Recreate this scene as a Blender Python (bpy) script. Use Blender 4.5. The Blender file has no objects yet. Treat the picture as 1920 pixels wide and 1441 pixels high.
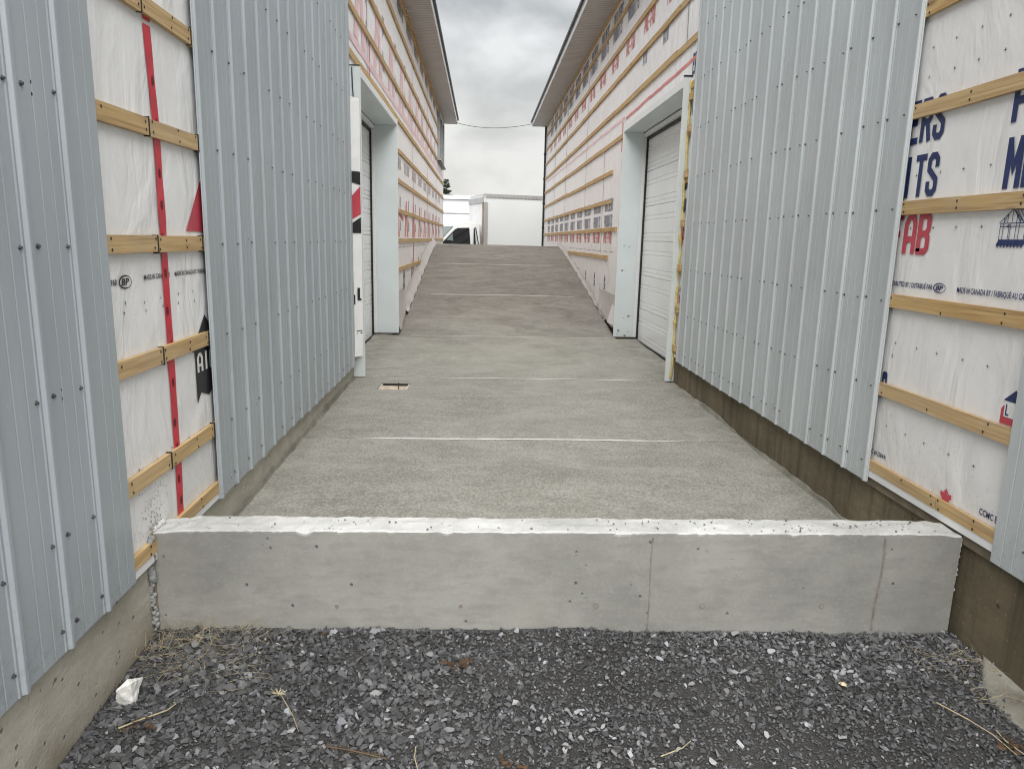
import bpy, bmesh, math, random
import numpy as np
from mathutils import Vector, Matrix, noise as mn

random.seed(7); np.random.seed(7)
scene = bpy.context.scene
H = 1.72                      # eye height above the ground sheet; all coordinates below are relative to the eye

# ------------------------------------------------------------------ camera
def setup_camera():
    pitch, roll, yaw = -.1978, .0235, .045
    F = Vector((math.sin(yaw)*math.cos(pitch), math.cos(yaw)*math.cos(pitch), math.sin(pitch)))
    r = Vector((math.cos(yaw), -math.sin(yaw), 0)); u = r.cross(F)
    R = r*math.cos(roll) + u*math.sin(roll); U = -r*math.sin(roll) + u*math.cos(roll)
    cd = bpy.data.cameras.new('camera'); co = bpy.data.objects.new('camera', cd)
    m = Matrix((R, U, -F)).transposed().to_4x4(); m.translation = (0, 0, H)
    co.matrix_world = m
    cd.sensor_fit = 'HORIZONTAL'; cd.sensor_width = 36; cd.lens = 36*1353.22/1920
    cd.clip_start = .05; cd.clip_end = 2000
    scene.collection.objects.link(co); scene.camera = co
setup_camera()

# ------------------------------------------------------------------ sky, sun, exposure
SUN_EL, SUN_AZ = math.radians(54), math.radians(180)
def setup_world():
    w = bpy.data.worlds.new('World'); scene.world = w; w.use_nodes = True
    nt = w.node_tree; N = nt.nodes; L = nt.links; N.clear()
    out = N.new('ShaderNodeOutputWorld'); bg = N.new('ShaderNodeBackground'); bg.inputs[1].default_value = .1
    sky = N.new('ShaderNodeTexSky'); sky.sky_type = 'NISHITA'; sky.sun_disc = False
    sky.sun_elevation = SUN_EL; sky.sun_rotation = SUN_AZ; sky.dust_density = 5; sky.air_density = 1.5
    tc = N.new('ShaderNodeTexCoord'); sep = N.new('ShaderNodeSeparateXYZ'); L.new(tc.outputs['Generated'], sep.inputs[0])
    ab = N.new('ShaderNodeMath'); ab.operation = 'MAXIMUM'; ab.inputs[1].default_value = 0; L.new(sep.outputs[2], ab.inputs[0])
    ad = N.new('ShaderNodeMath'); ad.operation = 'ADD'; ad.inputs[1].default_value = .42; L.new(ab.outputs[0], ad.inputs[0])
    dx = N.new('ShaderNodeMath'); dx.operation = 'DIVIDE'; L.new(sep.outputs[0], dx.inputs[0]); L.new(ad.outputs[0], dx.inputs[1])
    dy = N.new('ShaderNodeMath'); dy.operation = 'DIVIDE'; L.new(sep.outputs[1], dy.inputs[0]); L.new(ad.outputs[0], dy.inputs[1])
    cb = N.new('ShaderNodeCombineXYZ'); L.new(dx.outputs[0], cb.inputs[0]); L.new(dy.outputs[0], cb.inputs[1])
    mp = N.new('ShaderNodeMapping'); mp.inputs['Scale'].default_value = (3.4, 3.0, 1); mp.inputs['Location'].default_value = (3.1, 1.7, 0); L.new(cb.outputs[0], mp.inputs[0])
    n1 = N.new('ShaderNodeTexNoise'); n1.inputs['Scale'].default_value = 1.0; n1.inputs['Detail'].default_value = 7; n1.inputs['Roughness'].default_value = .5; n1.inputs['Distortion'].default_value = .15
    L.new(mp.outputs[0], n1.inputs['Vector'])
    cr = N.new('ShaderNodeValToRGB'); e = cr.color_ramp.elements
    e[0].position = .43; e[0].color = (.126, .130, .132, 1); e[1].position = .60; e[1].color = (.240, .242, .243, 1)
    L.new(n1.outputs[0], cr.inputs[0])
    # overcast skies are brightest overhead and fall off with the sine of the elevation
    ov = N.new('ShaderNodeMapRange'); ov.inputs[1].default_value = 0; ov.inputs[2].default_value = 1; ov.inputs[3].default_value = .62; ov.inputs[4].default_value = 1.55
    L.new(ab.outputs[0], ov.inputs[0])
    cz = N.new('ShaderNodeVectorMath'); cz.operation = 'SCALE'; L.new(cr.outputs[0], cz.inputs[0]); L.new(ov.outputs[0], cz.inputs['Scale'])
    # overcast brightens toward the horizon haze
    hz = N.new('ShaderNodeMapRange'); hz.inputs[1].default_value = 0; hz.inputs[2].default_value = .3; hz.inputs[3].default_value = .75; hz.inputs[4].default_value = 0
    L.new(ab.outputs[0], hz.inputs[0])
    mx = N.new('ShaderNodeMix'); mx.data_type = 'RGBA'; mx.inputs[7].default_value = (.25, .247, .237, 1)
    L.new(hz.outputs[0], mx.inputs[0]); L.new(cz.outputs[0], mx.inputs[6])
    sc = N.new('ShaderNodeVectorMath'); sc.operation = 'SCALE'; sc.inputs['Scale'].default_value = 10; L.new(mx.outputs[2], sc.inputs[0])
    m2 = N.new('ShaderNodeMix'); m2.data_type = 'RGBA'; m2.inputs[0].default_value = .95
    L.new(sky.outputs[0], m2.inputs[6]); L.new(sc.outputs[0], m2.inputs[7])
    L.new(m2.outputs[2], bg.inputs[0]); L.new(bg.outputs[0], out.inputs[0])
setup_world()
sd = bpy.data.lights.new('sun', 'SUN'); sd.energy = 1.5; sd.angle = math.radians(80); sd.color = (1, .985, .962)
so = bpy.data.objects.new('sun', sd); scene.collection.objects.link(so); so.location = (0, -5, 12)
so.rotation_euler = (math.pi/2 - SUN_EL, 0, math.pi - SUN_AZ)
vs = scene.view_settings; vs.view_transform = 'Standard'; vs.look = 'None'; vs.gamma = 1; vs.use_curve_mapping = False
vs.exposure = 2.0
scene.render.engine = 'CYCLES'; scene.cycles.filter_width = 1.05

# ------------------------------------------------------------------ node material helpers
class Mat:
    def __init__(s, name, rough=.6, metal=0., spec=.5):
        s.m = bpy.data.materials.new(name); s.m.use_nodes = True
        s.N = s.m.node_tree.nodes; s.L = s.m.node_tree.links; s.b = s.N['Principled BSDF']
        s.b.inputs['Roughness'].default_value = rough; s.b.inputs['Metallic'].default_value = metal
        s.b.inputs['Specular IOR Level'].default_value = spec
        s.tc = s.N.new('ShaderNodeTexCoord'); s.bump = None
    def world(s):
        if not hasattr(s, 'g'): s.g = s.N.new('ShaderNodeNewGeometry')
        return s.g.outputs['Position']
    def obj(s): return s.tc.outputs['Object']
    def map(s, src, scale, loc=(0, 0, 0)):
        m = s.N.new('ShaderNodeMapping'); m.inputs['Scale'].default_value = scale; m.inputs['Location'].default_value = loc
        s.L.new(src, m.inputs[0]); return m.outputs[0]
    def noise(s, vec, scale=1., detail=4, rough=.5, dist=0.):
        n = s.N.new('ShaderNodeTexNoise'); n.inputs['Scale'].default_value = scale; n.inputs['Detail'].default_value = detail
        n.inputs['Roughness'].default_value = rough; n.inputs['Distortion'].default_value = dist
        s.L.new(vec, n.inputs['Vector']); return n.outputs[0]
    def vor(s, vec, scale=1., feat='F1', rnd=1):
        n = s.N.new('ShaderNodeTexVoronoi'); n.feature = feat; n.inputs['Scale'].default_value = scale; n.inputs['Randomness'].default_value = rnd
        s.L.new(vec, n.inputs['Vector']); return n.outputs['Distance']
    def ramp(s, fac, stops):
        r = s.N.new('ShaderNodeValToRGB'); el = r.color_ramp.elements
        while len(el) < len(stops): el.new(.5)
        for e, (p, c) in zip(el, stops):
            e.position = p; e.color = (*c, 1) if len(c) == 3 else c
        s.L.new(fac, r.inputs[0]); return r.outputs[0]
    def rng(s, fac, a, b, c=0., d=1.):
        r = s.N.new('ShaderNodeMapRange'); r.inputs[1].default_value = a; r.inputs[2].default_value = b
        r.inputs[3].default_value = c; r.inputs[4].default_value = d; s.L.new(fac, r.inputs[0]); return r.outputs[0]
    def mix(s, fac, a, b, blend='MIX'):
        m = s.N.new('ShaderNodeMix'); m.data_type = 'RGBA'; m.blend_type = blend
        for i, v in ((0, fac), (6, a), (7, b)):
            if isinstance(v, (int, float)): m.inputs[i].default_value = v
            elif isinstance(v, tuple): m.inputs[i].default_value = (*v, 1)
            else: s.L.new(v, m.inputs[i])
        return m.outputs[2]
    def math(s, op, a, b):
        m = s.N.new('ShaderNodeMath'); m.operation = op
        for i, v in ((0, a), (1, b)):
            if isinstance(v, (int, float)): m.inputs[i].default_value = v
            else: s.L.new(v, m.inputs[i])
        return m.outputs[0]
    def rand(s):
        n = s.N.new('ShaderNodeObjectInfo'); return n.outputs['Random']
    def color(s, c):
        if isinstance(c, tuple): s.b.inputs['Base Color'].default_value = (*c, 1)
        else: s.L.new(c, s.b.inputs['Base Color'])
        return s
    def rough(s, r): s.L.new(r, s.b.inputs['Roughness']); return s
    def addbump(s, h, strength=.3, dist=.01):
        b = s.N.new('ShaderNodeBump'); b.inputs['Strength'].default_value = strength; b.inputs['Distance'].default_value = dist
        s.L.new(h, b.inputs['Height'])
        if s.bump: s.L.new(s.bump, b.inputs['Normal'])
        s.bump = b.outputs[0]; s.L.new(s.bump, s.b.inputs['Normal']); return s

def plain(name, col, rough=.6, metal=0., var=.08, scale=6, spec=.5):
    m = Mat(name, rough, metal, spec); n = m.noise(m.world(), scale, 5)
    lo = tuple(c*(1-var) for c in col); hi = tuple(min(1, c*(1+var)) for c in col)
    return m.color(m.ramp(n, [(.3, lo), (.7, hi)])).m

def make_steel(name, col):
    m = Mat(name, .42, .08); p = m.world()
    big = m.noise(m.map(p, (1, 1, .35)), 3.0, 3)
    streak = m.noise(m.map(p, (22, 22, .5)), 1, 4)
    spk = m.noise(p, 260, 2)
    lo = tuple(c*.9 for c in col); hi = tuple(c*1.07 for c in col)
    c = m.ramp(big, [(.3, lo), (.7, hi)])
    c = m.mix(m.rng(streak, .45, .75, 0, .22), c, tuple(k*1.13 for k in col))
    dirt = m.noise(m.map(p, (14, 14, 3)), 1.5, 6, .65)
    c = m.mix(m.rng(dirt, .58, .8, 0, .28), c, (col[0]*.72, col[1]*.7, col[2]*.66))
    c = m.mix(m.rng(spk, .55, .75, 0, .12), c, (.7, .72, .74))
    sz = m.N.new('ShaderNodeSeparateXYZ'); m.L.new(p, sz.inputs[0])
    mud = m.math('MULTIPLY', m.rng(sz.outputs[2], H-1.32, H-.95, 1, 0), m.rng(m.noise(p, 45, 5, .7), .5, .68))
    c = m.mix(m.math('MULTIPLY', mud, .5), c, (.26, .235, .20))
    scf = m.noise(m.map(p, (1, 30, 6)), 1.2, 5, .7)
    c = m.mix(m.rng(scf, .66, .74, 0, .35), c, (.62, .65, .66))
    m.color(c); m.rough(m.rng(big, .3, .7, .32, .46))
    m.addbump(m.noise(m.map(p, (1, 5, 1.3)), 1.6, 2), .25, .02)
    m.addbump(spk, .05, .002)
    return m.m
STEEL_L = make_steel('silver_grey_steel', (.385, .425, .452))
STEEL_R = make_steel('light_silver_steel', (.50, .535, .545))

def make_wrap(name, tint, wk=1.):
    m = Mat(name, .42); p = m.world()
    big = m.noise(p, 1.1, 4); fine = m.noise(m.map(p, (1, 1, .5)), 9, 6, .6)
    c = m.ramp(big, [(.3, tuple(k*.93 for k in tint)), (.72, tint)])
    c = m.mix(m.rng(fine, .48, .75, 0, .3), c, tuple(k*.8 for k in tint))
    c = m.mix(m.rng(m.noise(m.map(p, (1, 1, .6), (0, 7, 0)), 4, 5, .6, .8), .5, .72, 0, .25), c, tuple(k*.82 for k in tint))
    # mud splashes near the foot of the wall
    sep = m.N.new('ShaderNodeSeparateXYZ'); m.L.new(p, sep.inputs[0])
    low = m.rng(sep.outputs[2], H-1.35, H-.55, 1, 0)
    sp = m.noise(p, 62, 4, .7)
    thr = m.math('MULTIPLY', m.rng(sp, .60, .68, 0, 1), low)
    c = m.mix(m.math('MULTIPLY', thr, .6), c, (.19, .17, .15))
    dust = m.math('MULTIPLY', m.noise(p, 4, 5, .6), low)
    c = m.mix(m.math('MULTIPLY', dust, .45), c, (.45, .42, .38))
    m.color(c)
    wr = m.noise(m.map(p, (1, 1, .45), (2, 0, 0)), 3.2, 3, .5, 1.6)
    m.addbump(wr, 1., .034*wk); m.addbump(m.noise(p, 9, 4, .6, 1.2), .5, .008*wk); m.addbump(m.noise(p, 90, 3), .12, .001)
    return m.m
WRAP_L = make_wrap('house_wrap_white', (.88, .875, .872), .6)
WRAP_P = make_wrap('house_wrap_pinkish', (.90, .885, .88))
WRAP_D = make_wrap('house_wrap_dusty', (.56, .525, .505))
WRAP_R = make_wrap('house_wrap_warm_white', (.86, .845, .835), .45)

def make_wood():
    m = Mat('spruce_furring', .7); o = m.obj(); r = m.rand()
    v = m.N.new('ShaderNodeVectorMath'); v.operation = 'ADD'; m.L.new(o, v.inputs[0])
    cx = m.N.new('ShaderNodeCombineXYZ')
    for i, k in enumerate((3., 17., 9.)): m.L.new(m.math('MULTIPLY', r, k), cx.inputs[i])
    m.L.new(cx.outputs[0], v.inputs[1]); v = v.outputs[0]
    kn = m.vor(m.map(v, (1, 2.6, 9)), 1.0)
    grain = m.noise(m.map(v, (3, 1.6, 55)), 1.0, 5, .6, 1.0)
    c = m.ramp(grain, [(.3, (.33, .195, .07)), (.5, (.52, .34, .14)), (.72, (.66, .475, .235))])
    c = m.mix(m.rng(kn, .05, .16, .8, 0), c, (.22, .12, .05))
    c = m.mix(m.rng(m.noise(m.map(v, (1, 3, 6)), 1.3, 4), .5, .75, 0, .35), c, (.40, .33, .25))
    c = m.mix(m.rng(r, 0, 1, 0, .3), c, (.52, .42, .30))
    m.color(c); m.addbump(grain, .35, .003); return m.m
WOOD = make_wood()

def make_concrete(name, a, b, holes=True, streak=False, stain=None, bs=.4, hs=22, ht=.54, damp=None):
    m = Mat(name, .85); p = m.world()
    n = m.noise(p, 2.2, 6, .55); n2 = m.noise(m.map(p, (1, 1, 3)), 9, 6, .6); f = m.noise(p, 70, 4, .6)
    c = m.ramp(n, [(.36, a), (.64, b)])
    c = m.mix(m.rng(n2, .45, .7, 0, .4), c, tuple(k*.78 for k in a))
    c = m.mix(m.rng(f, .5, .75, 0, .25), c, tuple(min(1, k*1.3) for k in b))
    if streak:
        st = m.noise(m.map(p, (5, 5, .35)), 2, 4, .6)
        c = m.mix(m.rng(st, .46, .66, 0, .8), c, tuple(k*.55 for k in a))
        fl = m.vor(m.map(p, (1, 1, 1)), 26)
        c = m.mix(m.rng(fl, .05, .12, .5, 0), c, tuple(min(1, k*2.2) for k in b))
    if stain:
        s2 = m.noise(m.map(p, (1, 1, .7), (5, 2, 8)), 1.8, 6, .65)
        c = m.mix(m.rng(s2, .55, .75, 0, .5), c, stain)
    if holes:
        h = m.vor(m.map(p, (1, .8, .8)), hs); sel = m.noise(p, 6, 2)
        hole = m.math('MULTIPLY', m.rng(h, .10, .18, 1, 0), m.rng(sel, ht, ht+.05, 0, 1))
        c = m.mix(m.math('MULTIPLY', hole, .75), c, tuple(k*.35 for k in a))
        m.addbump(m.math('SUBTRACT', 1., hole), .8, .006)
    if damp:
        sz = m.N.new('ShaderNodeSeparateXYZ'); m.L.new(p, sz.inputs[0])
        zz = m.math('ADD', sz.outputs[2], m.math('MULTIPLY', m.math('SUBTRACT', m.noise(p, 3.5, 5, .65), .5), .45))
        c = m.mix(m.rng(zz, H-1.74, H-1.54, .75, 0), c, damp)
    m.color(c); m.addbump(n2, .15, .01); m.addbump(f, bs, .003); return m.m
FOUND_L = make_concrete('foundation_concrete_beige', (.36, .335, .275), (.50, .47, .40), streak=False, stain=(.25, .215, .155), hs=26, ht=.44, bs=1., damp=(.21, .18, .13))
FOUND_R = make_concrete('foundation_concrete_damp_brown', (.115, .092, .055), (.20, .165, .105), streak=True, damp=(.075, .062, .04))
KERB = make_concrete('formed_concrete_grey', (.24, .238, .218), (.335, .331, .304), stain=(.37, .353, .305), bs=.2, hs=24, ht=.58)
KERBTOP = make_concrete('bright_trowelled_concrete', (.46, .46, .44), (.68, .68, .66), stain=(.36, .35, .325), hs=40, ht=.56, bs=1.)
MORTAR = make_concrete('crumbled_mortar', (.13, .12, .095), (.34, .325, .275), holes=False, bs=1.)

def make_slab(name):
    m = Mat(name, .9); p = m.world()
    sep = m.N.new('ShaderNodeSeparateXYZ'); m.L.new(p, sep.inputs[0])
    wob = m.math('ADD', sep.outputs[1], m.math('MULTIPLY', m.math('SUBTRACT', m.noise(p, .6, 4, .6), .5), 5.))
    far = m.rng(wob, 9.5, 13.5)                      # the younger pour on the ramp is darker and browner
    sw = m.noise(m.map(p, (.7, 1.0, 1)), .8, 5, .55, 1.2)
    st = m.noise(m.map(p, (.7, 1.15, 1), (4, 0, 0)), 1.25, 7, .62, 2.2)
    arc = m.noise(m.map(p, (.9, 1.6, 1), (9, 3, 0)), 2.6, 5, .6, 2.4)
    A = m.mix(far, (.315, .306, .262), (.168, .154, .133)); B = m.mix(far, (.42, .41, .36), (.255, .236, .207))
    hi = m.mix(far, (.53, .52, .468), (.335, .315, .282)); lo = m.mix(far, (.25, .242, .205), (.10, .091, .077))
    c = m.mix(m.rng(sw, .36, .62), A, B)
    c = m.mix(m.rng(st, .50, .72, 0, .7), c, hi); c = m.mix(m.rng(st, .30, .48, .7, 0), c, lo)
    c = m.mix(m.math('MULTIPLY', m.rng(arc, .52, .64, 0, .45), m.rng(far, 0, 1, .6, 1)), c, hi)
    stip = m.noise(m.map(p, (1, 1.0, 1)), 64, 4, .66, .5)
    mot = m.noise(m.map(p, (1, 1.3, 1), (2, 5, 0)), 6.5, 5, .65, .8)
    c = m.mix(m.rng(mot, .38, .52, .3, 0), c, lo); c = m.mix(m.rng(mot, .52, .68, 0, .2), c, hi)
    c = m.mix(m.rng(stip, .49, .61, 0, .62), c, hi); c = m.mix(m.rng(stip, .38, .49, .72, 0), c, lo)
    # darker, browner tone along the walls, broken up by noise
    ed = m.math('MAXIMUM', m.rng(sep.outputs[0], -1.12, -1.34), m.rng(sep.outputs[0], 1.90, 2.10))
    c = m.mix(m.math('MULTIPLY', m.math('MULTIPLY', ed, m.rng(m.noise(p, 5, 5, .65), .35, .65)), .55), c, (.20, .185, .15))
    m.color(c); m.addbump(stip, 1., .016); m.addbump(sw, .25, .02); return m.m
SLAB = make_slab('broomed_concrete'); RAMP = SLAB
CHALK = plain('saw_cut_dust', (.86, .85, .81), .95, 0, .1, 40)

def make_gravel():
    m = Mat('crushed_slate', .78); a = m.N.new('ShaderNodeAttribute'); a.attribute_name = 'Col'
    p = m.world(); n = m.noise(p, 130, 4, .6)
    c = m.mix(m.rng(n, .45, .8, 0, .4), a.outputs['Color'], (.16, .156, .148))
    c = m.mix(m.rng(n, .25, .45, .25, 0), c, (.04, .04, .04))
    m.color(c); m.addbump(n, .4, .003); return m.m
GRAVEL = make_gravel()
def make_soil():
    m = Mat('dark_stone_fines', .95); p = m.world(); n = m.noise(p, 3, 5); f = m.noise(p, 160, 4, .65)
    c = m.ramp(n, [(.3, (.026, .025, .024)), (.7, (.05, .049, .046))])
    c = m.mix(m.rng(f, .5, .7, 0, .6), c, (.15, .147, .14)); m.color(c); m.addbump(f, .9, .006); return m.m
SOIL = make_soil()
def make_yard():
    m = Mat('yard_gravel', .95); p = m.world(); n = m.noise(p, .6, 5); f = m.vor(p, 30)
    c = m.ramp(n, [(.3, (.11, .11, .105)), (.7, (.19, .185, .175))])
    c = m.mix(m.rng(f, .1, .5, .5, 0), c, (.28, .275, .26)); m.color(c); m.addbump(f, .6, .02); return m.m
YARD = make_yard()

TRIM = plain('pale_grey_trim_metal', (.67, .725, .73), .35, .0, .05, 2)
TRIMW = plain('white_trim', (.80, .81, .81), .4, 0, .04, 3)
def make_door():
    m = Mat('white_door_enamel', .24); p = m.world(); n = m.noise(p, 1.2, 3)
    m.color(m.ramp(n, [(.3, (.80, .815, .82)), (.7, (.86, .87, .87))])); m.addbump(m.noise(p, 3, 2), .08, .02)
    m.addbump(m.noise(p, 300, 2), .06, .001); return m.m
DOORM = make_door()
BLACK = plain('black_rubber', (.012, .012, .012), .6, 0, .1)
DARKM = plain('dark_anodised', (.03, .032, .035), .45, .3, .1)
ROOFM = plain('charcoal_steel_roof', (.055, .06, .065), .45, .3, .12)
SOFFIT = plain('taupe_soffit', (.50, .485, .47), .55, 0, .05, 2)
FASCIA = plain('white_fascia', (.80, .82, .83), .35, 0, .04, 2)
RED = plain('red_tape', (.56, .012, .035), .3, 0, .18, 9)
PINK = plain('pink_seam_tape', (.82, .57, .60), .45, 0, .12, 5)
GREYTAPE = plain('grey_print', (.36, .36, .38), .6, 0, .1)
INKBLK = plain('black_ink', (.018, .018, .02), .55, 0, .2)
INKBLUE = plain('navy_ink', (.018, .032, .115), .5, 0, .15)
INKBLUEF = plain('faded_navy_ink', (.27, .285, .345), .6, 0, .15)
INKRED = plain('red_ink', (.50, .06, .085), .5, 0, .12)
INKREDF = plain('faded_red_ink', (.70, .23, .22), .55, 0, .15)
PRINTW = plain('white_print', (.78, .77, .76), .5)
SCREW = plain('zinc_screw', (.16, .165, .17), .3, .85, .2, 60)
NAIL = plain('nail_head', (.035, .03, .028), .5, .4, .2)
FOAMY = plain('yellow_spray_foam', (.62, .50, .20), .75, 0, .22, 30)
FOAMG = make_concrete('grey_sealing_foam', (.16, .165, .16), (.34, .345, .335), holes=False, bs=1.)
RUST = plain('rusty_form_stain', (.235, .205, .175), .9, 0, .3, 25)
STRAW = plain('dry_straw', (.40, .335, .21), .8, 0, .25, 40)
DEADLEAF = plain('brown_leaf', (.075, .042, .022), .8, 0, .4, 60)
LIMESTONE = make_concrete('white_limestone', (.68, .67, .63), (.86, .85, .81), holes=False, bs=1.)
TRUCKW = plain('white_vehicle_paint', (.78, .80, .80), .25, 0, .03, 1)
BOXW = plain('white_box_panel', (.70, .725, .73), .35, 0, .04, .7)
ALU = plain('aluminium_rail', (.48, .48, .49), .4, .5, .1, 4)
COPPER = plain('tan_corner_post', (.42, .27, .18), .5, .2, .15, 4)
POSTB = plain('weathered_post', (.36, .33, .29), .5, .2, .25, 6)
GLASS = plain('dark_tinted_glass', (.008, .010, .012), .05, 0, .1)
GLASSP = plain('pale_windscreen', (.16, .20, .20), .04, 0, .1)
TYRE = plain('tyre_rubber', (.02, .02, .02), .8)
SHEDW = plain('white_ribbed_cladding', (.72, .74, .77), .4, 0, .03, .6)
BARK = plain('bark', (.10, .075, .055), .9, 0, .3, 20)
NEEDLE = plain('spruce_needles', (.028, .05, .026), .7, 0, .4, 3)
WINFRAME = plain('aluminium_window_frame', (.42, .44, .44), .4, .3, .1)
FILM = plain('window_pane', (.10, .12, .12), .06, 0, .1)
CABLEM = plain('cable_sheath', (.10, .10, .10), .5)

# ------------------------------------------------------------------ mesh helpers
def wloc(o):
    v = Vector((0, 0, 0))
    while o: v += o.location; o = o.parent
    return v
class MB:
    def __init__(s): s.v = []; s.f = []; s.m = []
    def add(s, vs, fs, m=0):
        b = len(s.v); s.v += [tuple(v) for v in vs]
        for f in fs: s.f.append(tuple(b+i for i in f)); s.m.append(m)
    def box(s, x0, x1, y0, y1, z0, z1, m=0):
        x0, x1 = min(x0, x1), max(x0, x1)
        s.add([(x0,y0,z0),(x1,y0,z0),(x1,y1,z0),(x0,y1,z0),(x0,y0,z1),(x1,y0,z1),(x1,y1,z1),(x0,y1,z1)],
              [(0,3,2,1),(4,5,6,7),(0,1,5,4),(1,2,6,5),(2,3,7,6),(3,0,4,7)], m)
    def quad(s, a, b, c, d, m=0): s.add([a, b, c, d], [(0,1,2,3)], m)
    def prism(s, bot, top, m=0):
        n = len(bot)
        s.add(list(bot)+list(top), [tuple(range(n))[::-1], tuple(range(n, 2*n))] + [(i, (i+1)%n, n+(i+1)%n, n+i) for i in range(n)], m)
    def tube(s, pts, r, n=6, m=0, taper=None):
        pts = [Vector(p) for p in pts]; rings = []
        for i, p in enumerate(pts):
            t = (pts[min(i+1, len(pts)-1)] - pts[max(i-1, 0)]).normalized()
            a = t.cross(Vector((0, 0, 1)) if abs(t.z) < .9 else Vector((1, 0, 0))).normalized(); b = t.cross(a)
            rr = r if taper is None else r*(1+(taper-1)*i/(len(pts)-1))
            if isinstance(r, (list, tuple)): rr = r[i]
            rings.append([p + a*math.cos(2*math.pi*k/n)*rr + b*math.sin(2*math.pi*k/n)*rr for k in range(n)])
        fs = []
        for i in range(len(pts)-1):
            for k in range(n): fs.append((i*n+k, i*n+(k+1)%n, (i+1)*n+(k+1)%n, (i+1)*n+k))
        fs.append(tuple(range(n))[::-1]); fs.append(tuple((len(pts)-1)*n+k for k in range(n)))
        s.add([q for R in rings for q in R], fs, m)
    def grid(s, nu, nv, fn, m=0, skip=None):
        vs = [fn(i, j) for j in range(nv+1) for i in range(nu+1)]
        fs = [(j*(nu+1)+i, j*(nu+1)+i+1, (j+1)*(nu+1)+i+1, (j+1)*(nu+1)+i) for j in range(nv) for i in range(nu) if not (skip and skip(i, j))]
        s.add(vs, fs, m)
    def build(s, name, mats, parent=None, smooth=False, fix=True, bevel=0, origin=None):
        if not isinstance(mats, (list, tuple)): mats = [mats]
        A = np.array(s.v, float)
        c = (A.min(0)+A.max(0))/2; c[2] = A[:, 2].min()
        if origin is not None: c = np.array(origin, float)
        me = bpy.data.meshes.new(name); me.from_pydata((A-c).tolist(), [], s.f)
        me.polygons.foreach_set('material_index', s.m)
        for m in mats: me.materials.append(m)
        if fix:
            bm = bmesh.new(); bm.from_mesh(me); bmesh.ops.recalc_face_normals(bm, faces=bm.faces)
            if bevel: bmesh.ops.bevel(bm, geom=bm.edges[:], offset=bevel, segments=1, affect='EDGES', profile=.5)
            bm.to_mesh(me); bm.free()
        if smooth: me.polygons.foreach_set('use_smooth', [True]*len(me.polygons))
        me.update()
        o = bpy.data.objects.new(name, me); scene.collection.objects.link(o)
        o.parent = parent; o.location = Vector(c) - (wloc(parent) if parent else Vector((0, 0, 0)))
        return o
def empty(name, loc):
    o = bpy.data.objects.new(name, None); scene.collection.objects.link(o); o.location = loc; o.empty_display_size = .2; return o
def tag(o, label=None, cat=None, group=None, kind=None):
    for k, v in (('label', label), ('category', cat), ('group', group), ('kind', kind)):
        if v: o[k] = v
    return o
def N3(x, y, z, s=1.): return mn.noise(Vector((x*s, y*s, z*s)))

_txt = {}
def text2d(st, bold=0.):
    k = (st, bold)
    if k not in _txt:
        cu = bpy.data.curves.new('t', 'FONT'); cu.body = st; cu.size = 1; cu.offset = bold; cu.resolution_u = 2
        ob = bpy.data.objects.new('t', cu); me = bpy.data.meshes.new_from_object(ob)
        V = np.array([v.co[:2] for v in me.vertices]); Fc = [tuple(p.vertices) for p in me.polygons]
        bpy.data.objects.remove(ob); bpy.data.curves.remove(cu); bpy.data.meshes.remove(me)
        V[:, 0] -= V[:, 0].min(); V[:, 1] -= V[:, 1].min() if V[:, 1].min() < 0 and ('/' not in st) else 0
        _txt[k] = (V, Fc)
    return _txt[k]
# heavy octagonal block capitals as strokes in a 1 x 2.2 cell
GL = {'A': [[(.13,0),(.13,1.65),(.36,2.06),(.64,2.06),(.87,1.65),(.87,0)], [(.13,.8),(.87,.8)]],
 'B': [[(.15,.15),(.15,2.05),(.68,2.05),(.85,1.85),(.85,1.32),(.65,1.1),(.85,.88),(.85,.35),(.68,.15),(.0,.15)], [(.15,1.1),(.65,1.1)]],
 'D': [[(.15,.15),(.15,2.05),(.65,2.05),(.85,1.8),(.85,.4),(.65,.15),(.0,.15)]],
 'E': [[(.95,.15),(.15,.15),(.15,2.05),(.95,2.05)], [(.15,1.1),(.8,1.1)]],
 'F': [[(.15,0),(.15,2.05),(.95,2.05)], [(.15,1.1),(.8,1.1)]],
 'I': [[(.5,0),(.5,2.2)]], 'L': [[(.15,2.2),(.15,.15),(.95,.15)]],
 'M': [[(.13,0),(.13,2.2)], [(.13,2.1),(.5,.9),(.87,2.1)], [(.87,2.2),(.87,0)]],
 'O': [[(.15,1.1),(.15,1.85),(.35,2.05),(.65,2.05),(.85,1.85),(.85,.35),(.65,.15),(.35,.15),(.15,.35),(.15,1.1)]],
 'P': [[(.15,0),(.15,2.05),(.68,2.05),(.85,1.85),(.85,1.1),(.68,.9),(.15,.9)]],
 'R': [[(.15,0),(.15,2.05),(.68,2.05),(.85,1.85),(.85,1.2),(.68,1.0),(.15,1.0)], [(.6,1.0),(.86,.0)]],
 'S': [[(.85,1.45),(.85,1.85),(.66,2.05),(.34,2.05),(.15,1.85),(.15,1.38),(.85,.82),(.85,.35),(.66,.15),(.34,.15),(.15,.35),(.15,.75)]],
 'T': [[(.5,0),(.5,2.05)], [(0,2.05),(1,2.05)]],
 'U': [[(.15,2.2),(.15,.35),(.34,.15),(.66,.15),(.85,.35),(.85,2.2)]],
 'G': [[(.85,1.5),(.85,1.85),(.66,2.05),(.34,2.05),(.15,1.85),(.15,.35),(.34,.15),(.66,.15),(.85,.35),(.85,1.0),(.5,1.0)]],
 '-': [[(.15,1.0),(.85,1.0)]], ' ': []}
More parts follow.
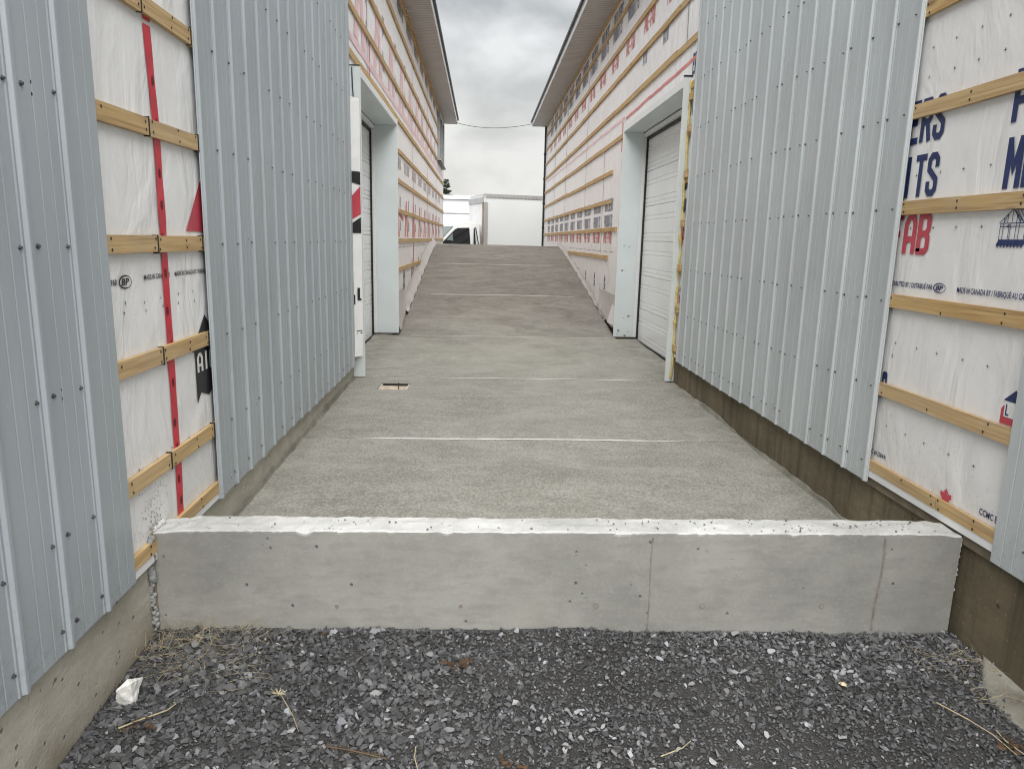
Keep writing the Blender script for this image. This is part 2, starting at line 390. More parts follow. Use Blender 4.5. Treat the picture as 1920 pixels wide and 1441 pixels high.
def stroke(pts, w):
    P = [Vector(p) for p in pts]; L = []; R = []
    closed = (P[0]-P[-1]).length < 1e-6
    for i, p in enumerate(P):
        d1 = (P[i]-P[i-1]).normalized() if i else (((P[0]-P[-2]).normalized()) if closed else (P[1]-P[0]).normalized())
        d2 = (P[i+1]-P[i]).normalized() if i < len(P)-1 else ((P[1]-P[0]).normalized() if closed else d1)
        n1 = Vector((-d1.y, d1.x)); n2 = Vector((-d2.y, d2.x)); n = (n1+n2)
        if n.length < .3: n = n1.copy()
        n.normalize(); k = 1/max(.45, n.dot(n1)); L.append(p+n*w/2*k); R.append(p-n*w/2*k)
    return [[L[i], L[i+1], R[i+1], R[i]] for i in range(len(P)-1)]
def block_text(st, w=.34):
    out = []
    for i, ch in enumerate(st):
        for j, pl in enumerate(GL[ch]):
            for q in stroke(pl, w): out.append(([(p.x+i*1.16, p.y) for p in q], j))
    return out, len(st)*1.16-.16

# ------------------------------------------------------------------ wall frames: d = distance out of the wrap into the passage
class Side:
    def __init__(s, x, n): s.x = x; s.n = n
    def X(s, d): return s.x + s.n*d
    def P(s, d, y, z): return (s.x + s.n*d, y, z)
SL = Side(-1.347, 1); SR = Side(2.110, -1)
def flatdecal(mb, S, y0, z0, sx, sz, verts, faces, d=.005, m=0):
    """2-D art (u,v) laid on the wall; u runs to the reader's right"""
    mb.add([S.P(d, y0 + S.n*sx*u, z0 + sz*v) for u, v in verts], faces, m)
def decal_text(mb, S, st, y0, z0, h, width=None, bold=0., d=.005, m=0):
    V, Fc = text2d(st, bold); cap = .73
    sx = h/cap if width is None else width/V[:, 0].max()
    flatdecal(mb, S, y0, z0, sx, h/cap, V.tolist(), Fc, d, m)
def decal_block(mb, S, st, y0, z0, h, width, d=.005, m=0, w=.34):
    q, W = block_text(st, w)
    for k, (poly, j) in enumerate(q):
        flatdecal(mb, S, y0, z0, width/W, h/2.2, poly, [(0,1,2,3)], d + .00025*j + .00012*(k % 2), m)

ZS_Y = [2.9, 3.9, 7.7, 10.5, 11.2, 13.3, 16.3, 18.5, 19.7, 20.6, 22, 26.5, 40]
ZS_Z = [-1.56, -1.545, -1.495, -1.458, -1.41, -1.075, -.60, -.285, -.150, -.158, -.26, -1.70, -1.73]
def zs(y): return float(np.interp(y, ZS_Y, ZS_Z))
# ------------------------------------------------------------------ ground
def build_ground():
    g = MB(); g.grid(40, 40, lambda i, j: (-400+20*i, -300+20*j, -1.72), 0)
    tag(g.build('ground', YARD, fix=False), 'grey gravel yard ground spreading around both buildings', 'ground', kind='structure')
build_ground()

# ------------------------------------------------------------------ poured slab and ramp
def build_slab():
    J = [2.99, 5.42, 7.76, 10.8, 13.6, 16.55, 19.7, 26.5]
    root = empty('concrete_driveway', (.37, 8, -1.72))
    tag(root, 'grey concrete driveway slab rising as a ramp between the buildings', 'driveway', kind='structure')
    hx0, hx1, hy0, hy1 = -1.03, -.73, 7.13, 7.44
    for k in range(len(J)-1):
        y0, y1 = J[k]+.006, J[k+1]-.006
        if k < 2: xa, xb = -1.355, 2.118
        elif k == 2: xa, xb = -1.60, 2.36
        else: xa, xb = -1.225, 2.05
        st = .1 if k < 3 else .17
        xs = list(np.linspace(xa, xb, int((xb-xa)/st)+1)); ys = list(np.linspace(y0, y1, int((y1-y0)/st)+1))
        if k == 1:
            xs = sorted([x for x in xs if min(abs(x-hx0), abs(x-hx1)) > .03]+[hx0, hx1]); ys = sorted([y for y in ys if min(abs(y-hy0), abs(y-hy1)) > .03]+[hy0, hy1])
        def fn(i, j):
            x, y = xs[i], ys[j]
            n = .006*N3(x, y, 0, .9)+.003*N3(x, y, 3, 2.6)
            if i in (0, len(xs)-1): n += .006*N3(x, y, 9, 6)
            return (x, y, zs(y)+n)
        mb = MB()
        mb.grid(len(xs)-1, len(ys)-1, fn, 0, (lambda i, j: hx0-.001 <= xs[i] < hx1-.001 and hy0-.001 <= ys[j] < hy1-.001) if k == 1 else None)
        n = len(xs); m = len(ys)
        rim = [fn(i, 0) for i in range(n)] + [fn(n-1, j) for j in range(1, m)] + [fn(i, m-1) for i in range(n-2, -1, -1)] + [fn(0, j) for j in range(m-2, 0, -1)]
        for a in range(len(rim)):
            p, q = rim[a], rim[(a+1) % len(rim)]
            mb.quad(p, q, (q[0], q[1], min(q[2]-.12, -1.71)), (p[0], p[1], min(p[2]-.12, -1.71)))
        if k == 1:
            c = [(hx0, hy0), (hx1, hy0), (hx1, hy1), (hx0, hy1)]
            for a in range(4):
                p, q = c[a], c[(a+1) % 4]; zp, zq = zs(p[1])-.001, zs(q[1])-.001
                mb.quad((*p, zp), (*q, zq), (*q, zq-.1), (*p, zp-.1))
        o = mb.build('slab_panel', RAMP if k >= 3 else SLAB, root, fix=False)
    for k, y in enumerate(J[1:-1]):
        mb = MB(); x0, x1 = ((-1.02, 1.62), (-.55, 1.88), (-1.05, 1.95), (-.95, 1.75), (-1.0, 1.6), (-1.1, 1.9))[k]
        xs = np.linspace(x0, x1, 60); hw = (.016, .012, .003, .013, .016, .006)[k]
        for a in range(59):
            w0 = hw*(.8+.5*N3(xs[a], y, 1, 7)); w1 = hw*(.8+.5*N3(xs[a+1], y, 1, 7))
            e0 = min(1, min(a, 59-a)/8); e1 = min(1, min(a+1, 58-a)/8)
            lift = .0035
            mb.quad((xs[a], y-w0*e0-.001, zs(y-.01)+lift+.006*N3(xs[a], y, 0, .9)), (xs[a+1], y-w1*e1-.001, zs(y-.01)+lift+.006*N3(xs[a+1], y, 0, .9)),
                    (xs[a+1], y+w1*e1+.001, zs(y+.01)+lift+.006*N3(xs[a+1], y, 0, .9)), (xs[a], y+w0*e0+.001, zs(y+.01)+lift+.006*N3(xs[a], y, 0, .9)))
        mb.build('control_joint', CHALK, root, fix=False)
    # narrow lower shoulders between the ramp and the walls
    for x0, x1 in ((-1.345, -1.229), (2.054, 2.108)):
        mb = MB(); ys = np.linspace(10.95, 26.4, 90)
        for a in range(89):
            mb.quad((x0, ys[a], zs(ys[a])-.05), (x1, ys[a], zs(ys[a])-.06), (x1, ys[a+1], zs(ys[a+1])-.06), (x0, ys[a+1], zs(ys[a+1])-.05))
        mb.build('ramp_shoulder', MORTAR, root, fix=False)
    # the open drain box in the slab
    d = empty('drain_box', ((hx0+hx1)/2, (hy0+hy1)/2, zs(7.3)-.095))
    tag(d, 'open rectangular drain box sunk in the slab beside the doorway', 'drain')
    z = zs(7.3)
    f = MB(); f.box(hx0+.004, hx1-.004, hy0+.004, hy1-.004, z-.095, z-.022); f.build('plywood_bottom', plain('pale_plywood', (.62, .52, .40), .8, 0, .25, 14), d)
    for a in (0, 1):
        f = MB(); xx = hx0+.006 if a == 0 else hx1-.018; f.box(xx, xx+.012, hy0+.02, hy1-.02, z-.0215, z-.003); f.build('side_rim', plain('white_form_rim', (.66, .64, .58), .8), d)
    f = MB(); f.box(hx0+.02, hx1-.02, hy1-.016, hy1-.004, z-.0215, z-.0015); f.build('black_back_rim', BLACK, d)
    f = MB(); f.tube([(hx0+.2, hy0+.12, z-.022), (hx0+.2, hy0+.14, z+.045)], .005, 6); f.build('steel_pin', NAIL, d)
build_slab()

# ------------------------------------------------------------------ low concrete end wall
def build_kerb():
    x0, x1, yf, yb, zt = -1.338, 2.092, 2.85, 3.012, -1.203
    root = empty('concrete_end_wall', ((x0+x1)/2, 2.93, -1.72))
    tag(root, 'low grey concrete wall with bright rough top across the slab end', 'low wall')
    n = 230; xs = np.linspace(x0, x1, n+1); rows = []
    chips = [(random.uniform(x0, x1), random.uniform(.008, .02), random.uniform(.002, .005)) for _ in range(26)] + [(-.72, .035, .013), (-.13, .022, .009), (.60, .025, .011), (1.35, .02, .008)]
    for x in xs:
        ch = sum(dz*max(0, 1-((x-cx)/w)**2) for cx, w, dz in chips)
        e = .0025*N3(x, 0, 0, 9)+.0022*N3(x, 4, 0, 26)+.0015*N3(x, 8, 0, 60); dip = -.012*math.exp(-((x-x0)/.10)**2)-.010*math.exp(-((x-x1)/.06)**2)
        tz = lambda y, k: zt + dip + .006*N3(x, y, k, 5) + .005*N3(x, y, k, 22)
        rows.append([(x, yf, -1.74), (x, yf+.0006*N3(x, 1, 1, 3), -1.45), (x, yf, zt-.012-ch*1.0+e*1.2+dip), (x, yf+.0005+e*.4+ch*.5, zt-.005-ch+e+dip), (x, yf+.006+ch*.6, tz(yf, 0)-.001-ch*.4),
                     (x, yf+.05, tz(yf+.05, 1)), (x, yf+.09, tz(yf+.09, 2)), (x, yf+.13, tz(yf+.13, 3)), (x, yb-.01+e, tz(yb, 4)), (x, yb+e, zt-.02), (x, yb, -1.74)])
    k = len(rows[0]); mb = MB(); mb.v = [p for r in rows for p in r]
    for i in range(n):
        for j in range(k-1):
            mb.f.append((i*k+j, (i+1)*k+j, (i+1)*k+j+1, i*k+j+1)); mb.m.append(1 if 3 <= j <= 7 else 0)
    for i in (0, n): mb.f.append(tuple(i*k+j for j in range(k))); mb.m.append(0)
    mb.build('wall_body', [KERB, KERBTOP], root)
    def seam(xc, w, z0, z1, wob):
        m = MB(); zz = np.linspace(z0, z1, 24)
        for a in range(23):
            o0 = xc+wob*N3(xc, 0, zz[a], 5); o1 = xc+wob*N3(xc, 0, zz[a+1], 5); w0 = w*(.6+.6*abs(N3(3, zz[a], xc, 9))); w1 = w*(.6+.6*abs(N3(3, zz[a+1], xc, 9)))
            m.quad((o0-w0, yf-.003, zz[a]), (o0+w0, yf-.003, zz[a]), (o1+w1, yf-.003, zz[a+1]), (o1-w1, yf-.003, zz[a+1]))
        m.build('form_seam', RUST, root, fix=False)
    seam(.742, .0032, -1.66, -1.225, .004); seam(1.747, .0065, -1.655, -1.222, .02)
    for x, z, mt in ((-.594, -1.543, RUST), (-.069, -1.542, RUST), (.513, -1.541, RUST), (.977, -1.541, KERB), (1.507, -1.54, KERB)):
        m = MB(); m.tube([(x, yf+.004, z), (x, yf-.002, z)], .0125, 12, 1); m.tube([(x, yf-.002, z), (x, yf-.0035, z)], .0085, 10)
        m.build('form_tie', [mt, MORTAR], root)
    # expansion board and sealing foam at the ends
    m = MB(); m.box(-1.3465, -1.3385, yf-.008, yf+.12, -1.70, -1.215); m.build('expansion_board', plain('fibre_board', (.25, .195, .14), .9, 0, .25, 18), root)
    def foam(p0, p1, r, cnt, mt):
        m = MB(); p0, p1 = Vector(p0), Vector(p1)
        for i in range(cnt):
            t = i/(cnt-1); c = p0.lerp(p1, t)+Vector((random.uniform(-1, 1), random.uniform(-1, .3), 0))*r*.35; rr = r*random.uniform(.55, 1.05)*(1-.45*t)
            ring = []
            for a in range(5):
                th = math.pi*a/4
                for b in range(8):
                    ph = 2*math.pi*b/8; q = Vector((math.sin(th)*math.cos(ph), math.sin(th)*math.sin(ph), math.cos(th)))
                    ring.append(c+q*rr*(1+.25*N3(c.x*9+q.x, c.y*9+q.y, c.z*40+q.z, 2.2)))
            m.add(ring, [(a*8+b, a*8+(b+1) % 8, (a+1)*8+(b+1) % 8, (a+1)*8+b) for a in range(4) for b in range(8)])
        return m.build('sealing_foam', mt, root, smooth=True)
    foam((-1.343, 2.832, -1.27), (-1.348, 2.835, -1.64), .021, 34, FOAMG)
    foam((-1.333, 2.83, -1.225), (-1.335, 2.78, -1.262), .014, 16, FOAMG)
    foam((-1.34, 2.95, -1.205), (-1.335, 2.86, -1.21), .014, 14, KERBTOP)
    foam((2.10, 2.87, -1.235), (2.098, 2.87, -1.52), .013, 34, plain('pale_foam', (.46, .46, .43), .8, 0, .2, 30))
    # crumbs lying on the top
    m = MB()
    for i in range(95):
        x = random.choice([random.uniform(-1.2, 2.0), random.uniform(.5, 1.9)]); y = random.uniform(yf+.015, yb-.02); r = random.choice([.003, .004, .005, .006, .011 if i % 7 == 0 else .004])
        zt_ = zt+.005*N3(x, y, 1, 5)
        pts = [(x+r*random.uniform(.6, 1.3)*math.cos(a), y+r*random.uniform(.6, 1.2)*math.sin(a), zt_) for a in (0, 1.2, 2.5, 3.8, 5.1)]
        top = [(x+(p[0]-x)*.6, y+(p[1]-y)*.6, zt_+r*.9) for p in pts]; m.prism(pts, top)
    tag(m.build('concrete_crumbs', plain('dark_crumbs', (.16, .155, .15), .9, 0, .4, 90)), 'loose dark stone crumbs scattered on the bright wall top', 'crumbs', kind='stuff')
build_kerb()

# ------------------------------------------------------------------ the two buildings
Y0B = 0.
DY0, DY1 = 7.70, 10.95          # doorway along the wall (outer faces of the surround)
YEND = 25.2
def sheet_profile(y0, w, pitch=.24, first=.02):
    """outer skin of a steel sheet as (y, d) with trapezoid ribs and two small swages per pan"""
    b = .027; pts = [(y0, b-.004), (y0+.002, b)]
    yy = y0+first; end = y0+w
    ribs = []
    while yy < end-.01:
        ribs.append(yy); yy += pitch
    for r in ribs:
        if r-.026 > y0+.003: pts += [(r-.030, b), (r-.026, b+.003), (r-.021, b+.003)]
        pts += [(max(r-.0145, y0+.0025), b+.001), (max(r-.0085, y0+.004), b+.0115), (r-.006, b+.013), (r+.006, b+.013), (r+.0085, b+.0115), (r+.0145, b+.001)]
        if r+.03 < end: pts += [(r+.021, b+.003), (r+.026, b+.003), (r+.030, b)]
        for k in (.40, .66):
            q = r+pitch*k
            if q+.012 < end: pts += [(q-.0045, b), (q-.0015, b-.0013), (q+.0015, b-.0013), (q+.0045, b)]
    pts.append((end, b)); return pts, ribs
def steel_sheet(root, S, y0, w, z0, z1, mat, rows, first=.02, small=False, both=False):
    pts, ribs = sheet_profile(y0, w, first=first)
    out = []
    for p in pts:
        if not out or p[0] > out[-1][0]+1e-5: out.append(p)
    pts = out; back = [(y, d-.0013) for y, d in pts[::-1]]; loop = pts+back
    mb = MB(); mb.prism([S.P(d, y, z0) for y, d in loop], [S.P(d, y, z1) for y, d in loop])
    o = mb.build('metal_panel', mat, root)
    sm = MB()
    def screw(y, z, r=1.):
        d = .027; n = 8
        for rr, d0, d1 in ((.0085*r, d, d+.0025), (.0055*r, d+.0025, d+.008)):
            bot = [S.P(d0, y+rr*math.cos(2*math.pi*k/n), z+rr*math.sin(2*math.pi*k/n)) for k in range(n)]
            top = [S.P(d1, y+rr*.92*math.cos(2*math.pi*k/n), z+rr*.92*math.sin(2*math.pi*k/n)) for k in range(n)]
            sm.prism(bot, top)
    for z in rows:
        if z < z0+.02: continue
        for i, r in enumerate(ribs):
            y = r-.038+random.uniform(-.004, .004)
            if y > y0+.01: screw(y, z+random.uniform(-.006, .006), .85)
            if both and i % 2 == 0 and r+.05 < y0+w: screw(r+.046, z+random.uniform(-.006, .006))
            if small and r+.06 < y0+w and random.random() < .7: screw(r+.05, z+random.uniform(-.004, .004), .55)
    if sm.v: tag(sm.build('screws', SCREW, o), kind='stuff')
    return o

def wrap_disp(y, z, k): return .0022*N3(y, z, k, 2.2)+.0014*N3(y, z, k+4, 7)
def building(S, name, label, wrapm, foundm, steelm, z0, wrapbot, panbot, pan0, gapy, far_starts, botstrip):
    n = S.n; root = empty(name, (S.X(-4), 11, -1.72)); tag(root, label, 'building')
    zsof = 3.72
    # foundation (with the doorway left open above the slab)
    ftop = wrapbot+.005
    mb = MB()
    for y0, y1, zt in ((Y0B, DY0+.018, ftop), (DY1+.001, YEND-.02, ftop)): mb.box(S.X(-.30), S.X(-.009), y0, y1, -1.9, zt)
    mb.box(S.X(-.30), S.X(-.26), DY0+.02, DY1-.02, -1.9, -1.505)
    mb.box(S.X(-8), S.X(-7.8), Y0B, YEND-.02, -1.9, ftop)
    mb.build('foundation', foundm, root)
    # structural walls behind the wrap
    mb = MB()
    mb.box(S.X(-.2), S.X(-.012), Y0B, DY0+.018, ftop, zsof); mb.box(S.X(-.2), S.X(-.012), DY1+.001, YEND-.02, ftop, zsof)
    mb.box(S.X(-.2), S.X(-.012), DY0+.018, DY1+.001, 1.602, zsof)
    mb.box(S.X(-8), S.X(-.2), Y0B, Y0B+.15, ftop, zsof); mb.box(S.X(-8), S.X(-.2), YEND-.2, YEND-.05, ftop, zsof); mb.box(S.X(-8), S.X(-7.85), Y0B+.15, YEND-.2, ftop, zsof)
    mb.build('sheathing_wall', plain('osb_sheathing', (.42, .33, .22), .9, 0, .2, 12), root)
    # house wrap
    mb = MB()
    def patch(y0, y1, zlo, zhi, st):
        nu = max(1, int((y1-y0)/st)); nv = max(1, int((zhi-zlo)/st))
        mb.grid(nu, nv, lambda i, j: S.P(wrap_disp(y0+(y1-y0)*i/nu, zlo+(zhi-zlo)*j/nv, n)+.0015, y0+(y1-y0)*i/nu, zlo+(zhi-zlo)*j/nv))
    patch(Y0B, 1.6, wrapbot, zsof, .4); patch(1.6, 3.9, wrapbot, zsof, .04); patch(3.9, DY0+.03, wrapbot, zsof, .15)
    wrap = mb.build('house_wrap', wrapm, root, smooth=True, fix=False)
    mb = MB(); patch(DY0+.03, DY1-.03, 1.61, zsof, .15); patch(DY1-.03, YEND, wrapbot, zsof, .12)
    mb.build('house_wrap', WRAP_P, root, smooth=True, fix=False)
    # furring strips, piece by piece
    def strip(y0, y1, z, h=.066, nails=False, th=.0242):
        if y1-y0 < .03: return
        mb = MB(); k = max(1, int((y1-y0)/.8)); ys = np.linspace(y0, y1, k+1)
        secs = []
        wob = [random.uniform(-.004, .004) for _ in ys]; wd = [random.uniform(0, .002) for _ in ys]
        for a in range(k):
            A = [S.P(.004+wd[a]*0, ys[a], z-h/2+wob[a]), S.P(th-wd[a], ys[a], z-h/2+wob[a]), S.P(th-wd[a], ys[a], z+h/2+wob[a]), S.P(.004, ys[a], z+h/2+wob[a])]
            B = [S.P(.004, ys[a+1], z-h/2+wob[a+1]), S.P(th-wd[a+1], ys[a+1], z-h/2+wob[a+1]), S.P(th-wd[a+1], ys[a+1], z+h/2+wob[a+1]), S.P(.004, ys[a+1], z+h/2+wob[a+1])]
            fs = [(i, (i+1) % 4, 4+(i+1) % 4, 4+i) for i in range(4)]
            if a == 0: fs.append((0, 1, 2, 3))
            if a == k-1: fs.append((4, 5, 6, 7))
            mb.add(A+B, fs)
        o = mb.build('furring_strip', WOOD, root)
        if nails:
            nm = MB(); spots = [y0+.025, y1-.025] + list(np.arange(y0+.28, y1-.1, .4))
            for yy in spots:
                for zz in (-.017, .018):
                    if random.random() < .85:
                        ya, za = yy+random.uniform(-.012, .012), z+zz+random.uniform(-.005, .005); q = [(math.cos(t)*.0045, math.sin(t)*.0062) for t in np.linspace(0, 2*math.pi, 7)[:-1]]
                        nm.prism([S.P(.025, ya+a, za+b) for a, b in q], [S.P(.0268, ya+a*.9, za+b*.9) for a, b in q])
            if nm.v: tag(nm.build('nail_heads', NAIL, o), kind='stuff')
    levels = []
    k = -2
    while z0+k*.457 < 3.62: levels.append(k); k += 1
    for k in levels:
        z = z0+k*.457
        g = gapy if z > -1.1 else None
        cuts = [Y0B, 3.05+random.uniform(-.015, .015), 3.55+random.uniform(-.01, .01), 5.6] if n > 0 else [Y0B, 2.52, 5.9]
        endn = DY0-.02 if z < 1.62 else None
        ys = cuts+([endn] if endn else [])
        st = endn and None
        far0 = far_starts.get(k, DY1+.03) if z < 1.62 else (DY0+.1)
        if z >= 1.62: ys = cuts + [8.3]
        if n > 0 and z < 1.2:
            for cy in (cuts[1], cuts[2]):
                st_ = MB(); st_.box(S.X(.004), S.X(.0268), cy-.0035, cy+.0035, z-.038, z+.038); st_.build('joint_gap_bar', BLACK, root)  # black bar added to draw the dark gap of the strip joint
        for a in range(len(ys)-1):
            strip(ys[a]+.0022, ys[a+1]-.0022, z+random.uniform(-.003, .003), nails=ys[a+1] < 6)
        y = far0 if z < 1.62 else 8.3
        if z > -.6:
            while y < YEND-.05:
                e = min(YEND-.02, y+random.uniform(2.7, 3.9))
                if YEND-.02-e < 1: e = YEND-.02
                if zs(y) < z-.05 or zs(e) < z-.05 or True:
                    yy = y; ee = e
                    # lowest rows stop where the ramp rises past them
                    if z < -.05:
                        while ee > yy and zs(ee) > z-.12: ee -= .1
                    # window gap
                    if n > 0 and 2.2 < z < 3.45 and ee > 22.0: ee = min(ee, 22.0)
                    if ee-yy > .1: strip(yy+.004, ee-.004, z+random.uniform(-.004, .004), th=.030)
                y = e
    for a, b in ((Y0B, .9), (.9, 3.05), (3.05, 5.4), (5.4, DY0-.03)): strip(a+.003, b-.003, botstrip, .055, nails=True)
    # drip flashing and sill under the lowest strip
    mb = MB(); mb.box(S.X(.001), S.X(.020), Y0B, DY0-.03, wrapbot+.004, botstrip-.029); mb.build('drip_flashing', TRIMW, root)
    if n < 0:
        mb = MB(); mb.box(S.X(-.008), S.X(.006), Y0B, DY0-.03, wrapbot-.045, wrapbot+.003); mb.build('sill_plate', plain('damp_sill_wood', (.20, .165, .115), .9, 0, .25, 12), root)
    # crumbled mortar where the slab meets the foundation
    mb = MB(); ys = np.arange(3.02, DY0-.05, .025)
    for a in range(len(ys)-1):
        def hh(y): 
            v = N3(y, n, 0, 1.3)*.6+N3(y, n, 5, 6)*.4
            return max(.004, (.045 if n > 0 else .022)+(.055 if n > 0 else .05)*v)
        def dd(y): return .006+.012*abs(N3(y, n, 8, 5))+(.010 if n > 0 else .02)*max(0, N3(y, n, 2, 1.1))
        y0, y1 = ys[a], ys[a+1]
        A = [S.P(-.007, y0, zs(y0)+hh(y0)), S.P(-.004+dd(y0)*.35, y0, zs(y0)+hh(y0)*.8), S.P(-.007+dd(y0), y0, zs(y0)+.003+hh(y0)*.25), S.P(-.004+dd(y0)*1.4, y0, zs(y0)-.004)]
        B = [S.P(-.007, y1, zs(y1)+hh(y1)), S.P(-.004+dd(y1)*.35, y1, zs(y1)+hh(y1)*.8), S.P(-.007+dd(y1), y1, zs(y1)+.003+hh(y1)*.25), S.P(-.004+dd(y1)*1.4, y1, zs(y1)-.004)]
        for i in range(3): mb.quad(A[i], B[i], B[i+1], A[i+1])
    mb.build('mortar_edge', MORTAR, root, fix=False)
    # steel sheets: near one(s) up to the gap, then five after it
    rows = [z0+k*.457 for k in range(-2, 9)]+[botstrip+.01]
    for i in range(3): steel_sheet(root, S, max(Y0B, gapy-.96*(i+1)), min(.955, gapy-.96*i-Y0B-.005), panbot+random.uniform(-.006, .006), 3.70, steelm, rows, first=.02+.0, both=n > 0, small=n < 0)
    # closing rib at the sheet edge on the gap
    yy = pan0; pend = 7.53 if n < 0 else 7.575
    while yy < pend-.02:
        steel_sheet(root, S, yy, min(.957, pend-yy), panbot+random.uniform(-.008, .008), 3.70, steelm, rows, first=.02, small=n < 0); yy += .96
    # door surround
    dx = .105 if n > 0 else .08; rec = -.215; zb = zs(9)
    sur = MB()
    sur.box(S.X(-.01), S.X(dx), DY0, DY0+.035, zs(DY0)+.012, 1.655); sur.box(S.X(rec), S.X(-.01), DY0+.02, DY0+.05, zs(DY0)+.012, 1.60)
    so = sur.build('door_jamb', TRIM, root)
    sur = MB(); sur.box(S.X(rec), S.X(dx), DY1-.035, DY1, zs(DY1)+.006, 1.565); sur.build('door_jamb', TRIM, root)
    for y in (DY0, DY1-.035):
        cs = MB(); cs.box(S.X(dx), S.X(dx+.0035), y-.002, y+.037, zs(y)+.012, 1.655); cs.build('casing_edge', TRIMW, so)
    sur = MB(); sur.box(S.X(rec), S.X(dx-.004), DY0+.035, DY1-.0355, 1.566, 1.60); sur.build('door_head', TRIM, root)
    cs = MB(); cs.box(S.X(dx-.004), S.X(dx), DY0+.036, DY1, 1.566, 1.64); cs.box(S.X(.002), S.X(dx-.004), DY0+.036, DY1, 1.6005, 1.64); cs.build('head_casing', TRIMW, root)
    # garage door
    door = empty('garage_door', Vector(S.P(-.29, 9.3, zb)) - wloc(root)); door.parent = root
    hh = (1.50-(zb-.0))/6
    for i in range(6):
        za = zb+.012+i*hh; mb = MB(); prof = [(0, 0), (0, .006), (.006, .012)]
        for g in (.10, .22, .60, .72):
            q = g*hh/.5*.5/.5
            q = g*hh
            prof += [(q-.010, .012), (q-.004, .005), (q+.004, .005), (q+.010, .012)]
        prof += [(hh-.010, .012), (hh-.004, .006), (hh-.004, 0)]
        loop = [(S.X(-.30+d), za+q) for q, d in prof]
        mb.prism([(x, DY0+.06, z) for x, z in loop], [(x, DY1-.045, z) for x, z in loop]); mb.build('door_section', DOORM, door)
    mb = MB()
    mb.box(S.X(-.287), S.X(-.262), DY1-.068, DY1-.042, zb+.01, 1.50); mb.box(S.X(-.287), S.X(-.262), DY0+.055, DY0+.075, zb+.01, 1.50); mb.box(S.X(-.287), S.X(-.262), DY0+.075, DY1-.068, 1.462, 1.502)
    mb.box(S.X(-.30), S.X(-.272), DY0+.075, DY1-.068, zb-.004, zb+.012)
    mb.build('weather_seal', BLACK, door)
    mb = MB(); mb.box(S.X(-.29), S.X(rec-.001), DY1-.041, DY1-.002, zs(DY1)+.006, 1.54); mb.box(S.X(-.29), S.X(rec-.001), DY0+.04, DY1-.042, 1.503, 1.555); mb.build('door_stop', TRIMW, door)
    mb = MB(); mb.box(S.X(-.36), S.X(-.315), DY0-.1, DY1+.1, -1.6, 1.7); mb.build('door_backing', BLACK, door)
    # soffit, fascia, roof
    ex = .46 if n > 0 else .50
    mb = MB(); ys = np.arange(Y0B-.2, YEND, .10)
    for y in ys: mb.box(S.X(-.01), S.X(ex), y+.014, y+.1, zsof, zsof+.03)
    mb.box(S.X(-.01), S.X(ex), Y0B-.2, YEND, zsof+.024, zsof+.04); mb.build('soffit', SOFFIT, root)
    mb = MB(); mb.box(S.X(-.009), S.X(.03), Y0B-.2, YEND-.02, zsof-.05, zsof-.002); mb.build('soffit_moulding', WOOD, root)
    mb = MB(); mb.box(S.X(ex), S.X(ex+.016), Y0B-.22, YEND+.02, zsof-.015, zsof+.125)
    mb.box(S.X(-.3), S.X(ex), YEND, YEND+.016, zsof-.015, zsof+.125); mb.build('fascia', FASCIA, root)
    # corrugated steel roof edge rising away from the passage
    mb = MB(); ys = np.arange(Y0B-.25, YEND+.06, .045)
    for a in range(len(ys)-1):
        w0 = .014 if a % 4 == 0 else 0; w1 = .014 if (a+1) % 4 == 0 else 0
        e0, e1 = zsof+.135, zsof+.135+1.5
        p = [S.P(ex+.06, ys[a], e0+w0), S.P(ex+.06, ys[a+1], e0+w1), S.P(-4, ys[a+1], e1+w1), S.P(-4, ys[a], e1+w0)]
        q = [S.P(ex+.06, ys[a], e0-.045), S.P(ex+.06, ys[a+1], e0-.045), S.P(-4, ys[a+1], e1-.06), S.P(-4, ys[a], e1-.06)]
        mb.quad(*p); mb.quad(p[0], p[1], q[1], q[0]); mb.quad(*q)
        mb.quad(p[3], p[2], S.P(-8.3, ys[a+1], e0+w1), S.P(-8.3, ys[a], e0+w0))
    mb.build('roof', ROOFM, root, fix=False)
    mb = MB()
    for y in (Y0B, YEND-.15):
        mb.prism([S.P(-.1, y, zsof), S.P(-7.9, y, zsof), S.P(-4, y, zsof+1.5)], [S.P(-.1, y+.1, zsof), S.P(-7.9, y+.1, zsof), S.P(-4, y+.1, zsof+1.5)])
    mb.build('gable_wall', FASCIA, root)
    return root, wrap

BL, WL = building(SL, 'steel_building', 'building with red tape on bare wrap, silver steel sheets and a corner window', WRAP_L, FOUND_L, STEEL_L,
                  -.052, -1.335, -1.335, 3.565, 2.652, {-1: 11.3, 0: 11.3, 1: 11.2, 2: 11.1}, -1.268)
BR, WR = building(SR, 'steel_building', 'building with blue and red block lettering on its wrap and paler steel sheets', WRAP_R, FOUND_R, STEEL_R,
                  .1955, -1.205, -1.232, 3.622, 2.662, {-1: 12.2, 0: 11.5, 1: 12.08, 2: 12.08, 3: 11.2}, -1.135)

